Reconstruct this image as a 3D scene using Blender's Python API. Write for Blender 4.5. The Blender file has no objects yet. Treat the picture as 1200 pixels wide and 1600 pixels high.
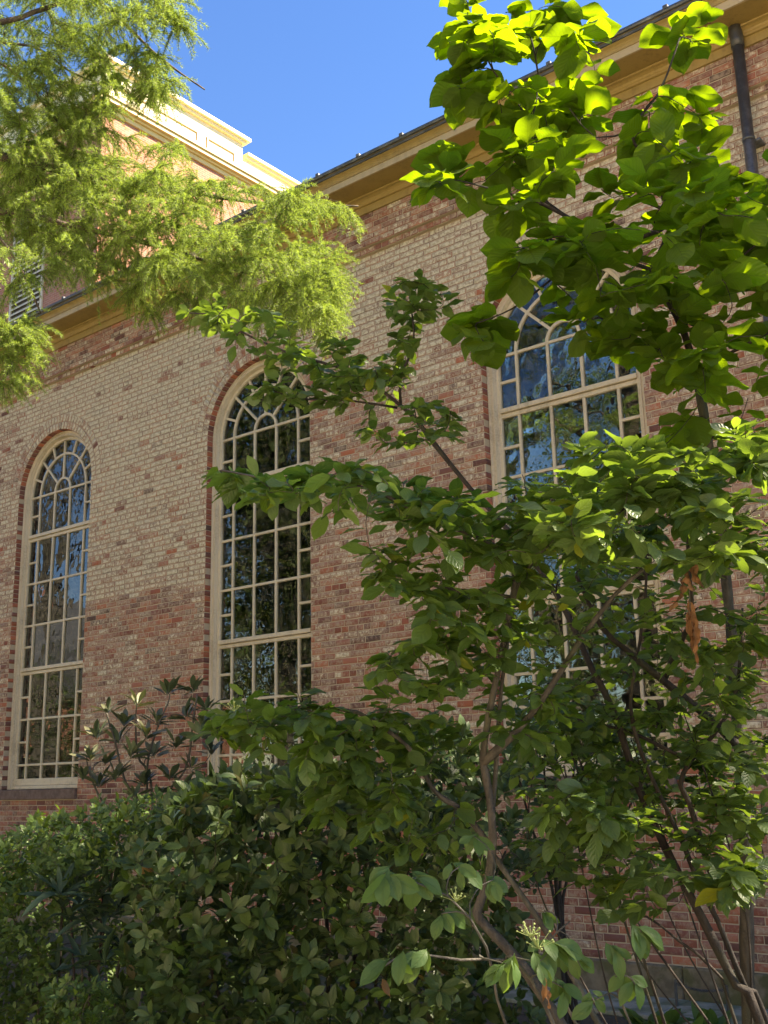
import bpy, bmesh, math, random
import numpy as np
from mathutils import Vector, Matrix

random.seed(7)
rng = np.random.default_rng(7)
R = math.radians
SC = bpy.context.scene
COL = SC.collection

# ------------------------------------------------------------------ camera
FPX, PITCH, ROLL, YAW = 1700.0, R(13.976), R(1.3125), R(38.77)   # fitted to the wall's lines, 1200x1600 frame
CAM = np.array([0.0, -9.0, 1.8])                                  # 9 m from the wall plane y = 0, eye height 1.8 m
FW = np.array([-math.sin(YAW) * math.cos(PITCH), math.cos(YAW) * math.cos(PITCH), math.sin(PITCH)])
_r = np.array([math.cos(YAW), math.sin(YAW), 0.0])
_d = -np.cross(_r, FW)
RT = math.cos(ROLL) * _r + math.sin(ROLL) * _d
DN = math.cos(ROLL) * _d - math.sin(ROLL) * _r
cam_d = bpy.data.cameras.new('camera')
cam_d.sensor_fit = 'VERTICAL'
cam_d.sensor_height = 36.0
cam_d.lens = 36.0 * FPX / 1600.0
cam_d.clip_start, cam_d.clip_end = 0.05, 2000.0
cam = bpy.data.objects.new('camera', cam_d)
m = Matrix.Identity(4)
for i in range(3):
    m[i][0], m[i][1], m[i][2], m[i][3] = RT[i], -DN[i], -FW[i], CAM[i]
cam.matrix_world = m
COL.objects.link(cam)
SC.camera = cam

def ray(x, y):
    return RT * (x - 600.0) / FPX + DN * (y - 800.0) / FPX + FW
def px(x, y, depth):
    """a photograph pixel and a distance in metres along the lens axis -> a point"""
    return CAM + ray(x, y) * depth
def pxy(x, y, Y):
    """a photograph pixel on the vertical plane y = Y"""
    v = ray(x, y)
    return CAM + v * ((Y - CAM[1]) / v[1])
def proj(P):
    d = np.asarray(P, float) - CAM
    z = d @ FW
    return 600 + FPX * (d @ RT) / z, 800 + FPX * (d @ DN) / z, z

# ------------------------------------------------------------------ light
SUN_AZ, SUN_EL = R(52.0), R(47.0)          # azimuth from +Y (into the wall) towards +X
SDIR = Vector((math.sin(SUN_AZ) * math.cos(SUN_EL), math.cos(SUN_AZ) * math.cos(SUN_EL), math.sin(SUN_EL)))
W = bpy.data.worlds.new('World')
SC.world = W
W.use_nodes = True
wn = W.node_tree.nodes
bg = wn['Background']
sky = wn.new('ShaderNodeTexSky')
sky.sky_type = 'NISHITA'
sky.sun_disc = False
sky.sun_elevation = SUN_EL
sky.sun_rotation = SUN_AZ
sky.altitude = 50.0
sky.air_density = 1.0
sky.dust_density = 0.0
sky.ozone_density = 4.0
bg.inputs['Strength'].default_value = 0.075
hs = wn.new('ShaderNodeHueSaturation')
hs.inputs['Saturation'].default_value = 1.22
hs.inputs['Hue'].default_value = 0.511
W.node_tree.links.new(sky.outputs[0], hs.inputs['Color'])
W.node_tree.links.new(hs.outputs[0], bg.inputs['Color'])
sl = bpy.data.lights.new('sun', 'SUN')
sl.energy = 5.0
sl.angle = R(0.53)
sl.color = (1.0, 0.95, 0.86)
so = bpy.data.objects.new('sun', sl)
so.rotation_euler = SDIR.to_track_quat('Z', 'Y').to_euler()
so.location = (10, 10, 30)
COL.objects.link(so)
SC.view_settings.view_transform = 'Standard'
SC.view_settings.look = 'None'
SC.view_settings.exposure = 2.3
SC.view_settings.use_white_balance = True
SC.view_settings.white_balance_temperature = 8100
SC.view_settings.gamma = 1.0
SC.view_settings.use_curve_mapping = False
SC.render.engine = 'CYCLES'
SC.cycles.use_denoising = True
SC.cycles.max_bounces = 10
SC.cycles.transparent_max_bounces = 16
SC.cycles.sample_clamp_indirect = 6.0

# ------------------------------------------------------------------ node helpers
def new_mat(name):
    mt = bpy.data.materials.new(name)
    mt.use_nodes = True
    nt = mt.node_tree
    return mt, nt, nt.nodes, nt.links, nt.nodes['Principled BSDF']
def N(nodes, kind, **kw):
    n = nodes.new(kind)
    for k, v in kw.items():
        if k.startswith('i_'):
            n.inputs[k[2:].replace('_', ' ')].default_value = v
        else:
            setattr(n, k, v)
    return n
def ramp(nodes, stops):
    n = nodes.new('ShaderNodeValToRGB')
    e = n.color_ramp.elements
    while len(e) < len(stops):
        e.new(0.5)
    for i, (p, c) in enumerate(stops):
        e[i].position = p
        e[i].color = tuple(c) + (1.0,) if len(c) == 3 else c
    return n
def mixc(nt, a, b, fac, blend='MIX'):
    n = nt.nodes.new('ShaderNodeMix')
    n.data_type = 'RGBA'
    n.blend_type = blend
    for v, key in ((fac, 'Factor'), (a, 'A'), (b, 'B')):
        sock = [s for s in n.inputs if s.name == key and (s.type == 'RGBA' if key != 'Factor' else s.type == 'VALUE')][0]
        if hasattr(v, 'is_output'):
            nt.links.new(v, sock)
        elif key == 'Factor':
            sock.default_value = v
        else:
            sock.default_value = tuple(v) + (1.0,)
    return [s for s in n.outputs if s.type == 'RGBA'][0]
def math_n(nt, op, a, b=None, c=None, clamp=False):
    n = nt.nodes.new('ShaderNodeMath')
    n.operation = op
    n.use_clamp = clamp
    for i, v in enumerate((a, b, c)):
        if v is None:
            continue
        if hasattr(v, 'is_output'):
            nt.links.new(v, n.inputs[i])
        else:
            n.inputs[i].default_value = v
    return n.outputs[0]
def noise(nt, scale, detail=4.0, rough=0.6, vec=None, dist=0.0):
    n = nt.nodes.new('ShaderNodeTexNoise')
    n.inputs['Scale'].default_value = scale
    n.inputs['Detail'].default_value = detail
    n.inputs['Roughness'].default_value = rough
    n.inputs['Distortion'].default_value = dist
    if vec is not None:
        nt.links.new(vec, n.inputs['Vector'])
    return n.outputs[0]
def smooth(nt, x, lo, hi):
    n = nt.nodes.new('ShaderNodeMapRange')
    n.interpolation_type = 'SMOOTHSTEP'
    nt.links.new(x, n.inputs['Value'])
    n.inputs['From Min'].default_value = lo
    n.inputs['From Max'].default_value = hi
    return n.outputs[0]
def gpos(nt):
    return nt.nodes.new('ShaderNodeNewGeometry').outputs['Position']
def bump(nt, bsdf, h, strength, dist):
    b = nt.nodes.new('ShaderNodeBump')
    b.inputs['Strength'].default_value = strength
    b.inputs['Distance'].default_value = dist
    nt.links.new(h, b.inputs['Height'])
    nt.links.new(b.outputs[0], bsdf.inputs['Normal'])

# ------------------------------------------------------------------ object helpers
def link(name, mesh, parent=None, mat=None):
    o = bpy.data.objects.new(name, mesh)
    COL.objects.link(o)
    if parent is not None:
        o.parent = parent
    if mat is not None and not mesh.materials:
        mesh.materials.append(mat)
    return o
def tag(o, label=None, cat=None, group=None, kind=None):
    for k, v in (('label', label), ('category', cat), ('group', group), ('kind', kind)):
        if v:
            o[k] = v
    return o
def empty(name, loc=(0, 0, 0)):
    o = bpy.data.objects.new(name, None)
    o.empty_display_size = 0.2
    o.location = loc
    COL.objects.link(o)
    return o
class MB:
    def __init__(s):
        s.v, s.f = [], []
    def add(s, vs, fs):
        b = len(s.v)
        s.v.extend([tuple(p) for p in vs])
        s.f.extend([tuple(i + b for i in f) for f in fs])
    def box(s, x0, x1, y0, y1, z0, z1):
        s.add([(x, y, z) for z in (z0, z1) for y in (y0, y1) for x in (x0, x1)],
              [(0, 2, 3, 1), (4, 5, 7, 6), (0, 1, 5, 4), (2, 6, 7, 3), (0, 4, 6, 2), (1, 3, 7, 5)])
    def bevbox(s, x0, x1, y0, y1, z0, z1, b=0.004):
        bm = bmesh.new()
        bmesh.ops.create_cube(bm, size=1.0)
        for v in bm.verts:
            v.co = ((x0 + x1) / 2 + v.co.x * (x1 - x0), (y0 + y1) / 2 + v.co.y * (y1 - y0), (z0 + z1) / 2 + v.co.z * (z1 - z0))
        bmesh.ops.bevel(bm, geom=bm.edges[:], offset=b, segments=1, affect='EDGES')
        bm.verts.index_update()
        s.add([v.co[:] for v in bm.verts], [[v.index for v in f.verts] for f in bm.faces])
        bm.free()
    def prism(s, poly, y0, y1):
        """polygon of (x, z) pushed from y0 (front) to y1"""
        n = len(poly)
        s.add([(x, y0, z) for x, z in poly] + [(x, y1, z) for x, z in poly],
              [tuple(range(n)), tuple(range(2 * n - 1, n - 1, -1))] +
              [(i, i + n, (i + 1) % n + n, (i + 1) % n) for i in range(n)])
    def sweep_x(s, prof, x0, x1):
        """profile of (y, z) pulled along x, open"""
        n = len(prof)
        s.add([(x0, y, z) for y, z in prof] + [(x1, y, z) for y, z in prof],
              [(i, i + 1, i + 1 + n, i + n) for i in range(n - 1)])
    def tube(s, pts, rads, k=8, cap=True):
        pts = [Vector(p) for p in pts]
        b = len(s.v)
        up = Vector((0.31, 0.17, 0.93)).normalized()
        prev = None
        for i, p in enumerate(pts):
            t = (pts[min(i + 1, len(pts) - 1)] - pts[max(i - 1, 0)])
            t = t.normalized() if t.length > 1e-9 else Vector((0, 0, 1))
            if prev is None:
                a = t.cross(up)
                if a.length < 1e-3:
                    a = t.cross(Vector((1, 0, 0)))
            else:
                a = prev - t * prev.dot(t)
            a.normalize()
            prev = a
            c = t.cross(a)
            for j in range(k):
                g = 2 * math.pi * j / k
                s.v.append(tuple(p + (a * math.cos(g) + c * math.sin(g)) * rads[i]))
        for i in range(len(pts) - 1):
            for j in range(k):
                s.f.append((b + i * k + j, b + i * k + (j + 1) % k, b + (i + 1) * k + (j + 1) % k, b + (i + 1) * k + j))
        if cap:
            s.f.append(tuple(b + j for j in reversed(range(k))))
            e = b + (len(pts) - 1) * k
            s.f.append(tuple(e + j for j in range(k)))
    def mesh(s, name, smooth=False):
        me = bpy.data.meshes.new(name)
        me.from_pydata(s.v, [], s.f)
        if smooth:
            me.polygons.foreach_set('use_smooth', [True] * len(me.polygons))
        me.update()
        return me
    def build(s, name, mat, parent=None, smooth=False):
        return link(name, s.mesh(name, smooth), parent, mat)
def np_mesh(name, V, F, smooth=False, attrs=None):
    """V (n,3), F (m,k) with one face size; attrs {name: (type, array per vertex)}"""
    me = bpy.data.meshes.new(name)
    V = np.asarray(V, np.float32)
    F = np.asarray(F, np.int32)
    me.vertices.add(len(V))
    me.vertices.foreach_set('co', V.ravel())
    k = F.shape[1]
    me.loops.add(F.size)
    me.loops.foreach_set('vertex_index', F.ravel())
    me.polygons.add(len(F))
    me.polygons.foreach_set('loop_start', np.arange(0, F.size, k, dtype=np.int32))
    me.polygons.foreach_set('loop_total', np.full(len(F), k, np.int32))
    if smooth:
        me.polygons.foreach_set('use_smooth', np.ones(len(F), bool))
    for an, (ty, arr) in (attrs or {}).items():
        a = me.attributes.new(an, ty, 'POINT')
        a.data.foreach_set('color' if ty == 'FLOAT_COLOR' else 'value', np.asarray(arr, np.float32).ravel())
    me.update()
    me.validate()
    return me

# ------------------------------------------------------------------ materials
def make_brick_mat():
    mt, nt, nd, lk, b = new_mat('brick_limewashed')
    at = N(nd, 'ShaderNodeAttribute', attribute_name='bcol')
    wa = N(nd, 'ShaderNodeAttribute', attribute_name='wash')
    p = gpos(nt)
    n1 = noise(nt, 26, 5, 0.7, p)
    n2 = noise(nt, 120, 4, 0.7, p)
    n3 = noise(nt, 9, 3, 0.6, p)
    body = mixc(nt, at.outputs['Color'], (0.06, 0.04, 0.035), math_n(nt, 'MULTIPLY', smooth(nt, n2, 0.54, 0.76), 0.38))
    hz = math_n(nt, 'ADD', math_n(nt, 'MULTIPLY', n1, 0.7), math_n(nt, 'MULTIPLY', n3, 0.5))
    hz = math_n(nt, 'ADD', hz, math_n(nt, 'MULTIPLY', math_n(nt, 'SUBTRACT', wa.outputs['Fac'], 0.4), 0.5))
    body = mixc(nt, body, (0.40, 0.30, 0.22), math_n(nt, 'MULTIPLY', smooth(nt, hz, 0.44, 0.72), 0.78))
    cov = math_n(nt, 'ADD', math_n(nt, 'MULTIPLY', n1, 1.0), math_n(nt, 'MULTIPLY', n2, 0.3))
    cov = math_n(nt, 'ADD', cov, math_n(nt, 'SUBTRACT', wa.outputs['Fac'], 0.75))
    cov = smooth(nt, cov, 0.36, 0.60)
    lime = mixc(nt, (0.46, 0.38, 0.27), (0.66, 0.585, 0.44), smooth(nt, n1, 0.42, 0.60))
    lime = mixc(nt, lime, (0.17, 0.13, 0.10), math_n(nt, 'MULTIPLY', smooth(nt, n2, 0.61, 0.72), 0.55))
    c = mixc(nt, body, lime, math_n(nt, 'MULTIPLY', cov, 0.92))
    lk.new(c, b.inputs['Base Color'])
    b.inputs['Roughness'].default_value = 0.9
    b.inputs['Specular IOR Level'].default_value = 0.2
    bump(nt, b, math_n(nt, 'ADD', n2, math_n(nt, 'MULTIPLY', n1, 0.8)), 0.6, 0.006)
    return mt
def make_mortar_mat():
    mt, nt, nd, lk, b = new_mat('mortar')
    p = gpos(nt)
    n1, n2 = noise(nt, 14, 4, 0.6, p), noise(nt, 160, 3, 0.7, p)
    c = mixc(nt, (0.40, 0.31, 0.215), (0.52, 0.425, 0.315), n1)
    c = mixc(nt, c, (0.14, 0.11, 0.085), math_n(nt, 'MULTIPLY', smooth(nt, n2, 0.55, 0.75), 0.5))
    lk.new(c, b.inputs['Base Color'])
    b.inputs['Roughness'].default_value = 0.95
    bump(nt, b, n2, 0.6, 0.006)
    return mt
def make_paint(name, col, dirt=(0.16, 0.11, 0.05), amt=0.45, rough=0.5):
    mt, nt, nd, lk, b = new_mat(name)
    p = gpos(nt)
    n1 = noise(nt, 3.5, 5, 0.65, p)
    n2 = noise(nt, 45, 4, 0.65, p)
    mp = nd.new('ShaderNodeMapping')
    mp.inputs['Scale'].default_value = (14.0, 14.0, 1.2)
    lk.new(p, mp.inputs[0])
    n4 = noise(nt, 1.0, 4, 0.6, mp.outputs[0])
    mixn = math_n(nt, 'ADD', math_n(nt, 'MULTIPLY', n1, 0.4), math_n(nt, 'ADD', math_n(nt, 'MULTIPLY', n2, 0.3), math_n(nt, 'MULTIPLY', n4, 0.3)))
    f = math_n(nt, 'MULTIPLY', smooth(nt, mixn, 0.46, 0.66), amt)
    c = mixc(nt, col, dirt, f)
    lk.new(c, b.inputs['Base Color'])
    b.inputs['Roughness'].default_value = rough
    bump(nt, b, n2, 0.15, 0.003)
    return mt
def make_stone(name, a, bcol, scale=20, moss=None, rough=0.9):
    mt, nt, nd, lk, b = new_mat(name)
    p = gpos(nt)
    n1 = noise(nt, scale, 6, 0.65, p)
    n2 = noise(nt, scale * 9, 3, 0.7, p)
    c = mixc(nt, a, bcol, smooth(nt, n1, 0.35, 0.65))
    if moss:
        c = mixc(nt, c, moss, math_n(nt, 'MULTIPLY', smooth(nt, noise(nt, 5, 4, 0.6, p), 0.42, 0.6), 0.8))
    lk.new(c, b.inputs['Base Color'])
    b.inputs['Roughness'].default_value = rough
    bump(nt, b, math_n(nt, 'ADD', n1, n2), 0.4, 0.008)
    return mt
def make_brick_tex(name, c1, c2, mortar, wx=0.215, wz=0.07, axis='x'):
    """far brickwork: pieces too small to tell apart"""
    mt, nt, nd, lk, b = new_mat(name)
    p = gpos(nt)
    sp = nd.new('ShaderNodeSeparateXYZ')
    lk.new(p, sp.inputs[0])
    cb = nd.new('ShaderNodeCombineXYZ')
    lk.new(math_n(nt, 'ADD', sp.outputs['X'], sp.outputs['Y']), cb.inputs[0])
    lk.new(sp.outputs['Z'], cb.inputs[1])
    br = nd.new('ShaderNodeTexBrick')
    br.inputs['Scale'].default_value = 1.0
    br.inputs['Brick Width'].default_value = wx
    br.inputs['Row Height'].default_value = wz
    br.inputs['Mortar Size'].default_value = 0.009
    br.inputs['Color1'].default_value = tuple(c1) + (1,)
    br.inputs['Color2'].default_value = tuple(c2) + (1,)
    br.inputs['Mortar'].default_value = tuple(mortar) + (1,)
    lk.new(cb.outputs[0], br.inputs['Vector'])
    n1 = noise(nt, 1.2, 4, 0.6, p)
    c = mixc(nt, br.outputs['Color'], (0.42, 0.34, 0.27), math_n(nt, 'MULTIPLY', smooth(nt, n1, 0.5, 0.75), 0.3))
    lk.new(c, b.inputs['Base Color'])
    b.inputs['Roughness'].default_value = 0.9
    bump(nt, b, br.outputs['Fac'], -0.5, 0.006)
    return mt
def make_metal(name, col, rough=0.45, metallic=0.6):
    mt, nt, nd, lk, b = new_mat(name)
    p = gpos(nt)
    n1 = noise(nt, 8, 5, 0.7, p)
    c = mixc(nt, col, [x * 2.0 for x in col], smooth(nt, n1, 0.45, 0.7))
    lk.new(c, b.inputs['Base Color'])
    b.inputs['Metallic'].default_value = metallic
    b.inputs['Roughness'].default_value = rough
    return mt
def make_glass():
    mt, nt, nd, lk, b = new_mat('window_glass')
    nd.remove(b)
    fr = N(nd, 'ShaderNodeFresnel', i_IOR=1.75)
    gl = nd.new('ShaderNodeBsdfGlossy')
    gl.inputs['Roughness'].default_value = 0.0
    gl.inputs['Color'].default_value = (0.95, 0.97, 0.95, 1)
    tr = nd.new('ShaderNodeBsdfTransparent')
    tr.inputs['Color'].default_value = (0.72, 0.76, 0.72, 1)
    mx = nd.new('ShaderNodeMixShader')
    lk.new(fr.outputs[0], mx.inputs[0])
    lk.new(tr.outputs[0], mx.inputs[1])
    lk.new(gl.outputs[0], mx.inputs[2])
    # old drawn glass: slow waves
    n1 = noise(nt, 3.0, 2, 0.5, gpos(nt))
    bp = nd.new('ShaderNodeBump')
    bp.inputs['Strength'].default_value = 0.2
    bp.inputs['Distance'].default_value = 0.02
    lk.new(n1, bp.inputs['Height'])
    lk.new(bp.outputs[0], gl.inputs['Normal'])
    df = nd.new('ShaderNodeBsdfDiffuse')
    df.inputs['Color'].default_value = (0.42, 0.38, 0.31, 1)
    g1 = noise(nt, 9, 6, 0.7, gpos(nt))
    m2 = nd.new('ShaderNodeMixShader')
    lk.new(math_n(nt, 'MULTIPLY', smooth(nt, g1, 0.4, 0.8), 0.11), m2.inputs[0])
    lk.new(mx.outputs[0], m2.inputs[1])
    lk.new(df.outputs[0], m2.inputs[2])
    lk.new(m2.outputs[0], nd['Material Output'].inputs[0])
    return mt
def make_soil():
    mt, nt, nd, lk, b = new_mat('soil')
    p = gpos(nt)
    n1 = noise(nt, 6, 6, 0.7, p)
    n2 = noise(nt, 0.15, 3, 0.5, p)
    c = mixc(nt, (0.035, 0.024, 0.016), (0.09, 0.065, 0.04), n1)
    c = mixc(nt, c, (0.05, 0.075, 0.022), smooth(nt, n2, 0.42, 0.55))
    lk.new(c, b.inputs['Base Color'])
    b.inputs['Roughness'].default_value = 1.0
    bump(nt, b, n1, 0.8, 0.05)
    return mt
M = dict(
    brick=make_brick_mat(), mortar=make_mortar_mat(), glass=make_glass(), soil=make_soil(),
    frame=make_paint('window_paint', (0.57, 0.475, 0.345), (0.17, 0.125, 0.08), 0.5),
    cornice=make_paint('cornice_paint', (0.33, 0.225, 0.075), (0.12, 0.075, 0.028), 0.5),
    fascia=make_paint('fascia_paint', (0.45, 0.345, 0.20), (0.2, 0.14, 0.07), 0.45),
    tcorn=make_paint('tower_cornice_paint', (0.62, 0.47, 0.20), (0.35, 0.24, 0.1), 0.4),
    cream=make_paint('cream_paint', (0.78, 0.68, 0.44), (0.5, 0.38, 0.2), 0.25),
    sill=make_stone('brownstone', (0.115, 0.07, 0.055), (0.19, 0.125, 0.10), 14),
    plinth=make_stone('plinth_stone', (0.12, 0.095, 0.06), (0.20, 0.16, 0.11), 9, (0.075, 0.075, 0.022)),
    concrete=make_stone('concrete', (0.24, 0.225, 0.18), (0.34, 0.32, 0.26), 7, (0.13, 0.14, 0.07)),
    lead=make_metal('lead_gutter', (0.10, 0.105, 0.11), 0.5, 0.5),
    pipe=make_metal('pipe_paint', (0.06, 0.058, 0.058), 0.38, 0.3),
    dark=make_paint('interior', (0.07, 0.06, 0.05), (0.03, 0.03, 0.03), 0.5, 0.9),
    slate=make_stone('slate_roof', (0.06, 0.065, 0.07), (0.11, 0.11, 0.115), 6),
    tower=make_brick_tex('tower_brick', (0.40, 0.14, 0.085), (0.30, 0.095, 0.06), (0.36, 0.22, 0.15)),
    sand=make_stone('sandstone', (0.50, 0.41, 0.28), (0.60, 0.50, 0.36), 3),
    paving=make_stone('paving', (0.44, 0.38, 0.29), (0.54, 0.47, 0.37), 2),
    wallfar=make_brick_tex('wall_brick', (0.27, 0.105, 0.075), (0.36, 0.2, 0.14), (0.40, 0.33, 0.25)),
)

# ================================================================== ground
gm = MB()
gm.add([(-600, -600, 0), (600, -600, 0), (600, 600, 0), (-600, 600, 0)], [(0, 1, 2, 3)])
tag(gm.build('ground', M['soil']), kind='structure')
gm = MB()
for i in range(6):
    x0 = -5.6 + i * 1.5
    gm.bevbox(x0 + 0.006, x0 + 1.494, -0.78, -0.075, 0.0, 0.035, 0.006)
tag(gm.build('path', M['concrete']), kind='structure')

# ================================================================== brick building
XL, XR = -20.0, 4.0
XE, XF = -21.5, 6.5                      # ends of the building
WIN = [-13.45, -9.215, -4.98]            # window centres
RW, ZS, ZB = 0.8925, 6.12, 1.82          # half width, spring line, top of the sill
RO = RW + 0.225                          # outside of the two brick rings
CH = 0.0695                              # one course
Z0 = 0.283
building = empty('brick_building', ((XE + XF) / 2, 0, 0))
tag(building, 'old red brick building with whitewash traces, tall arched windows and mustard yellow cornice', 'building')
BX = building.location.x
def bpart(o):
    o.parent = building
    o.matrix_parent_inverse = Matrix.Translation((-BX, 0, 0))
    return o

def wash_at(x, z):
    """how much old limewash is left on the bricks there"""
    def st(v, lo, hi):
        return min(1, max(0, (v - lo) / (hi - lo)))
    z0_ = z
    z = z + 0.03 * math.sin(x * 5.3) + 0.03 * math.sin(x * 13.0 + 1)
    if z > 4.29 and x < WIN[1] - RW:
        w = 0.70 + 0.10 * st(z, 5.3, 6.2)
        if x < -14.4:
            w -= 0.12
    elif z > 4.29 and x < -6.0:
        w = 0.49 + 0.22 * st(z, 5.9, 7.0)
    elif z > 4.29:
        w = 0.49 + 0.22 * st(z, 6.3, 7.1)
    elif z > 1.9:
        w = 0.42 + 0.05 * st(z, 2.5, 4.6) + (0.03 if x > -8.3 else 0)
    else:
        w = 0.30
    w += 0.07 * math.sin(x * 1.7 + 1.3 * math.sin(z * 1.1)) * math.sin(z * 1.9 + x * 0.6)
    return w
RED = [(0.30, 0.105, 0.070), (0.25, 0.088, 0.062), (0.33, 0.130, 0.088), (0.20, 0.078, 0.062), (0.28, 0.12, 0.09), (0.36, 0.122, 0.07), (0.17, 0.075, 0.062)]
bricks = []          # (corners of the front face as 4 (x,z), proud, depth, colour, wash)
def add_brick(poly, y, col=None, wash=None, depth=0.19):
    cx = sum(p[0] for p in poly) / 4
    cz = sum(p[1] for p in poly) / 4
    c = RED[rng.integers(len(RED))] if col is None else col
    k = 0.82 + 0.36 * rng.random()
    u = rng.random()
    if u < 0.025:
        c = (0.11, 0.065, 0.055)
    c = [v * k for v in c]
    wv = (wash_at(cx, cz) if wash is None else wash) + rng.normal(0, 0.085)
    if rng.random() < 0.05:
        wv -= 0.35                        # replaced or wiped bricks
    bricks.append((poly, y - 0.0025 * rng.random() - 0.0025, depth, c, wv))

def gaps(z):
    """x-intervals without brick at height z"""
    g = []
    for c in WIN:
        if 1.68 < z < ZS:
            g.append((c - RW, c + RW))
        elif ZS <= z < ZS + RO:
            h = math.sqrt(RO * RO - (z - ZS) ** 2)
            g.append((c - h, c + h))
    return g
def lay_course(z0, ci, y, wash=None):
    header = ci % 7 == 3
    L = 0.1065 if header else 0.213
    x = XL - L * (0.5 if ci % 2 else 0.0) - (0.05 if header else 0) + rng.normal(0, 0.008)
    zc = z0 + CH / 2
    g = gaps(zc)
    while x < XR:
        x1 = x + L + rng.normal(0, 0.0035)
        segs = [(x, x1)]
        for a, b in g:
            out = []
            for s, e in segs:
                if e <= a or s >= b:
                    out.append((s, e))
                else:
                    if s < a:
                        out.append((s, a + 0.005))
                    if e > b:
                        out.append((b - 0.005, e))
            segs = out
        for s, e in segs:
            if e - s > 0.035:
                j = rng.normal(0, 0.0016, 8)
                s2, e2 = s + 0.005, e - 0.005
                za, zb = z0 + 0.005, z0 + CH - 0.005
                for a, b in g:                     # flush ends at the jambs
                    if abs(e - (a + 0.005)) < 1e-6:
                        e2 = a
                    if abs(s - (b - 0.005)) < 1e-6:
                        s2 = b
                add_brick([(s2 + j[0], za + j[1]), (e2 + j[2], za + j[3]), (e2 + j[4], zb + j[5]), (s2 + j[6], zb + j[7])], y, wash=wash)
        x = x1
zc = Z0
ci = 0
while zc + CH < 7.80:
    lay_course(zc, ci, 0.0)
    zc += CH
    ci += 1
ZSTR = zc                                  # underside of the string course
lay_course(zc, ci, -0.05, wash=0.5)
zc += CH
ci += 1
k = 0
while zc < 8.27:
    lay_course(zc, ci, -0.095, wash=0.42 if k else 0.45)
    zc += CH
    ci += 1
    k += 1
ZTOP = zc
for c in WIN:                              # two rings of headers over every arch
    for ri, (ra, rb) in enumerate(((RW, RW + 0.108), (RW + 0.114, RO - 0.002))):
        n = int(math.pi * (ra + rb) / 2 / 0.0715)
        for i in range(n):
            a0, a1 = math.pi * (i + 0.07) / n, math.pi * (i + 0.93) / n
            poly = [(c + r * math.cos(a), ZS + r * math.sin(a)) for r, a in ((ra, a1), (ra, a0), (rb, a0), (rb, a1))]
            add_brick(poly, 0.0, wash=wash_at(c + 1.3 * math.cos(a0), ZS + 1.3 * math.sin(a0)) - 0.12)

def brick_arrays(items):
    V, C, Wv, F = [], [], [], []
    for poly, y, dep, c, w in items:
        b = len(V)
        cx = sum(p[0] for p in poly) / 4
        cz = sum(p[1] for p in poly) / 4
        for x, z in poly:
            V.append((x, y + dep, z))
        for x, z in poly:
            V.append((x, y + 0.004, z))
        for x, z in poly:
            V.append((x - 0.005 * np.sign(x - cx), y, z - 0.005 * np.sign(z - cz)))
        C.extend([(c[0], c[1], c[2], 1.0)] * 12)
        Wv.extend([-1.0] * 8 + [w] * 4)
        for i in range(4):
            j = (i + 1) % 4
            F.append((b + i, b + j, b + 4 + j, b + 4 + i))
            F.append((b + 4 + i, b + 4 + j, b + 8 + j, b + 8 + i))
        F.append((b + 8, b + 9, b + 10, b + 11))
    return V, F, {'bcol': ('FLOAT_COLOR', C), 'wash': ('FLOAT', Wv)}
def brick_rank(it):
    poly = it[0]
    x = sum(p[0] for p in poly) / 4
    z = sum(p[1] for p in poly) / 4
    u, v, d = proj((x, 0, z))
    inside = (560 < u < 765 and 330 < v < 700) or (1020 < u < 1195 and 90 < v < 420) or (800 < u < 1195 and 1260 < v < 1500) or (495 < u < 640 and 820 < v < 1080)
    return (0 if inside else 1, d - abs(poly[1][0] - poly[0][0]) * 6)
bricks.sort(key=brick_rank)

# backing (mortar) with the window openings
def wall_backing():
    mb = MB()
    y = 0.001
    xs = [XE] + [v for c in WIN for v in (c - RW - 0.004, c + RW + 0.004)] + [XF]
    zt = 8.5
    for i in range(0, len(xs) - 1, 2):
        mb.add([(xs[i], y, 0), (xs[i + 1], y, 0), (xs[i + 1], y, zt), (xs[i], y, zt)], [(0, 1, 2, 3)])
    r = RW + 0.004
    for c in WIN:
        mb.add([(c - r, y, 0), (c + r, y, 0), (c + r, y, 1.69), (c - r, y, 1.69)], [(0, 1, 2, 3)])
        n = 40
        A = [(c - r * math.cos(math.pi * i / n), ZS + r * math.sin(math.pi * i / n)) for i in range(n + 1)]
        for (x0, z0), (x1, z1) in zip(A, A[1:]):
            mb.add([(x0, y, z0), (x1, y, z1), (x1, y, zt), (x0, y, zt)], [(0, 1, 2, 3)])
        path = [(c - r, 1.69)] + A + [(c + r, 1.69)]
        for (x0, z0), (x1, z1) in zip(path, path[1:]):
            mb.add([(x0, y, z0), (x1, y, z1), (x1, 0.32, z1), (x0, 0.32, z0)], [(0, 1, 2, 3)])
    for z0, z1, yy in ((ZSTR + 0.002, ZSTR + CH, -0.046), (ZSTR + CH + 0.002, 8.4, -0.091)):
        mb.box(XE, XF, yy, 0.0, z0, z1)
    return mb
wall = bpart(wall_backing().build('wall', M['mortar']))
tag(wall, 'brick wall laid in common bond with flaking whitewash')
V, F, A = brick_arrays(bricks[300:])
o = bpart(link('brickwork', np_mesh('brickwork', V, F, attrs=A), None, M['brick']))
tag(o, kind='stuff')
WALL_P = wall
for it in bricks[:300]:
    poly = it[0]
    cx, cz = sum(p[0] for p in poly) / 4, sum(p[1] for p in poly) / 4
    V, F, A = brick_arrays([([(x - cx, z - cz) for x, z in poly],) + it[1:]])
    me = np_mesh('brick', V, F, attrs=A)
    o = link('brick', me, wall, M['brick'])
    o.matrix_parent_inverse = Matrix.Identity(4)
    o.location = (cx, 0, cz)

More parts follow.
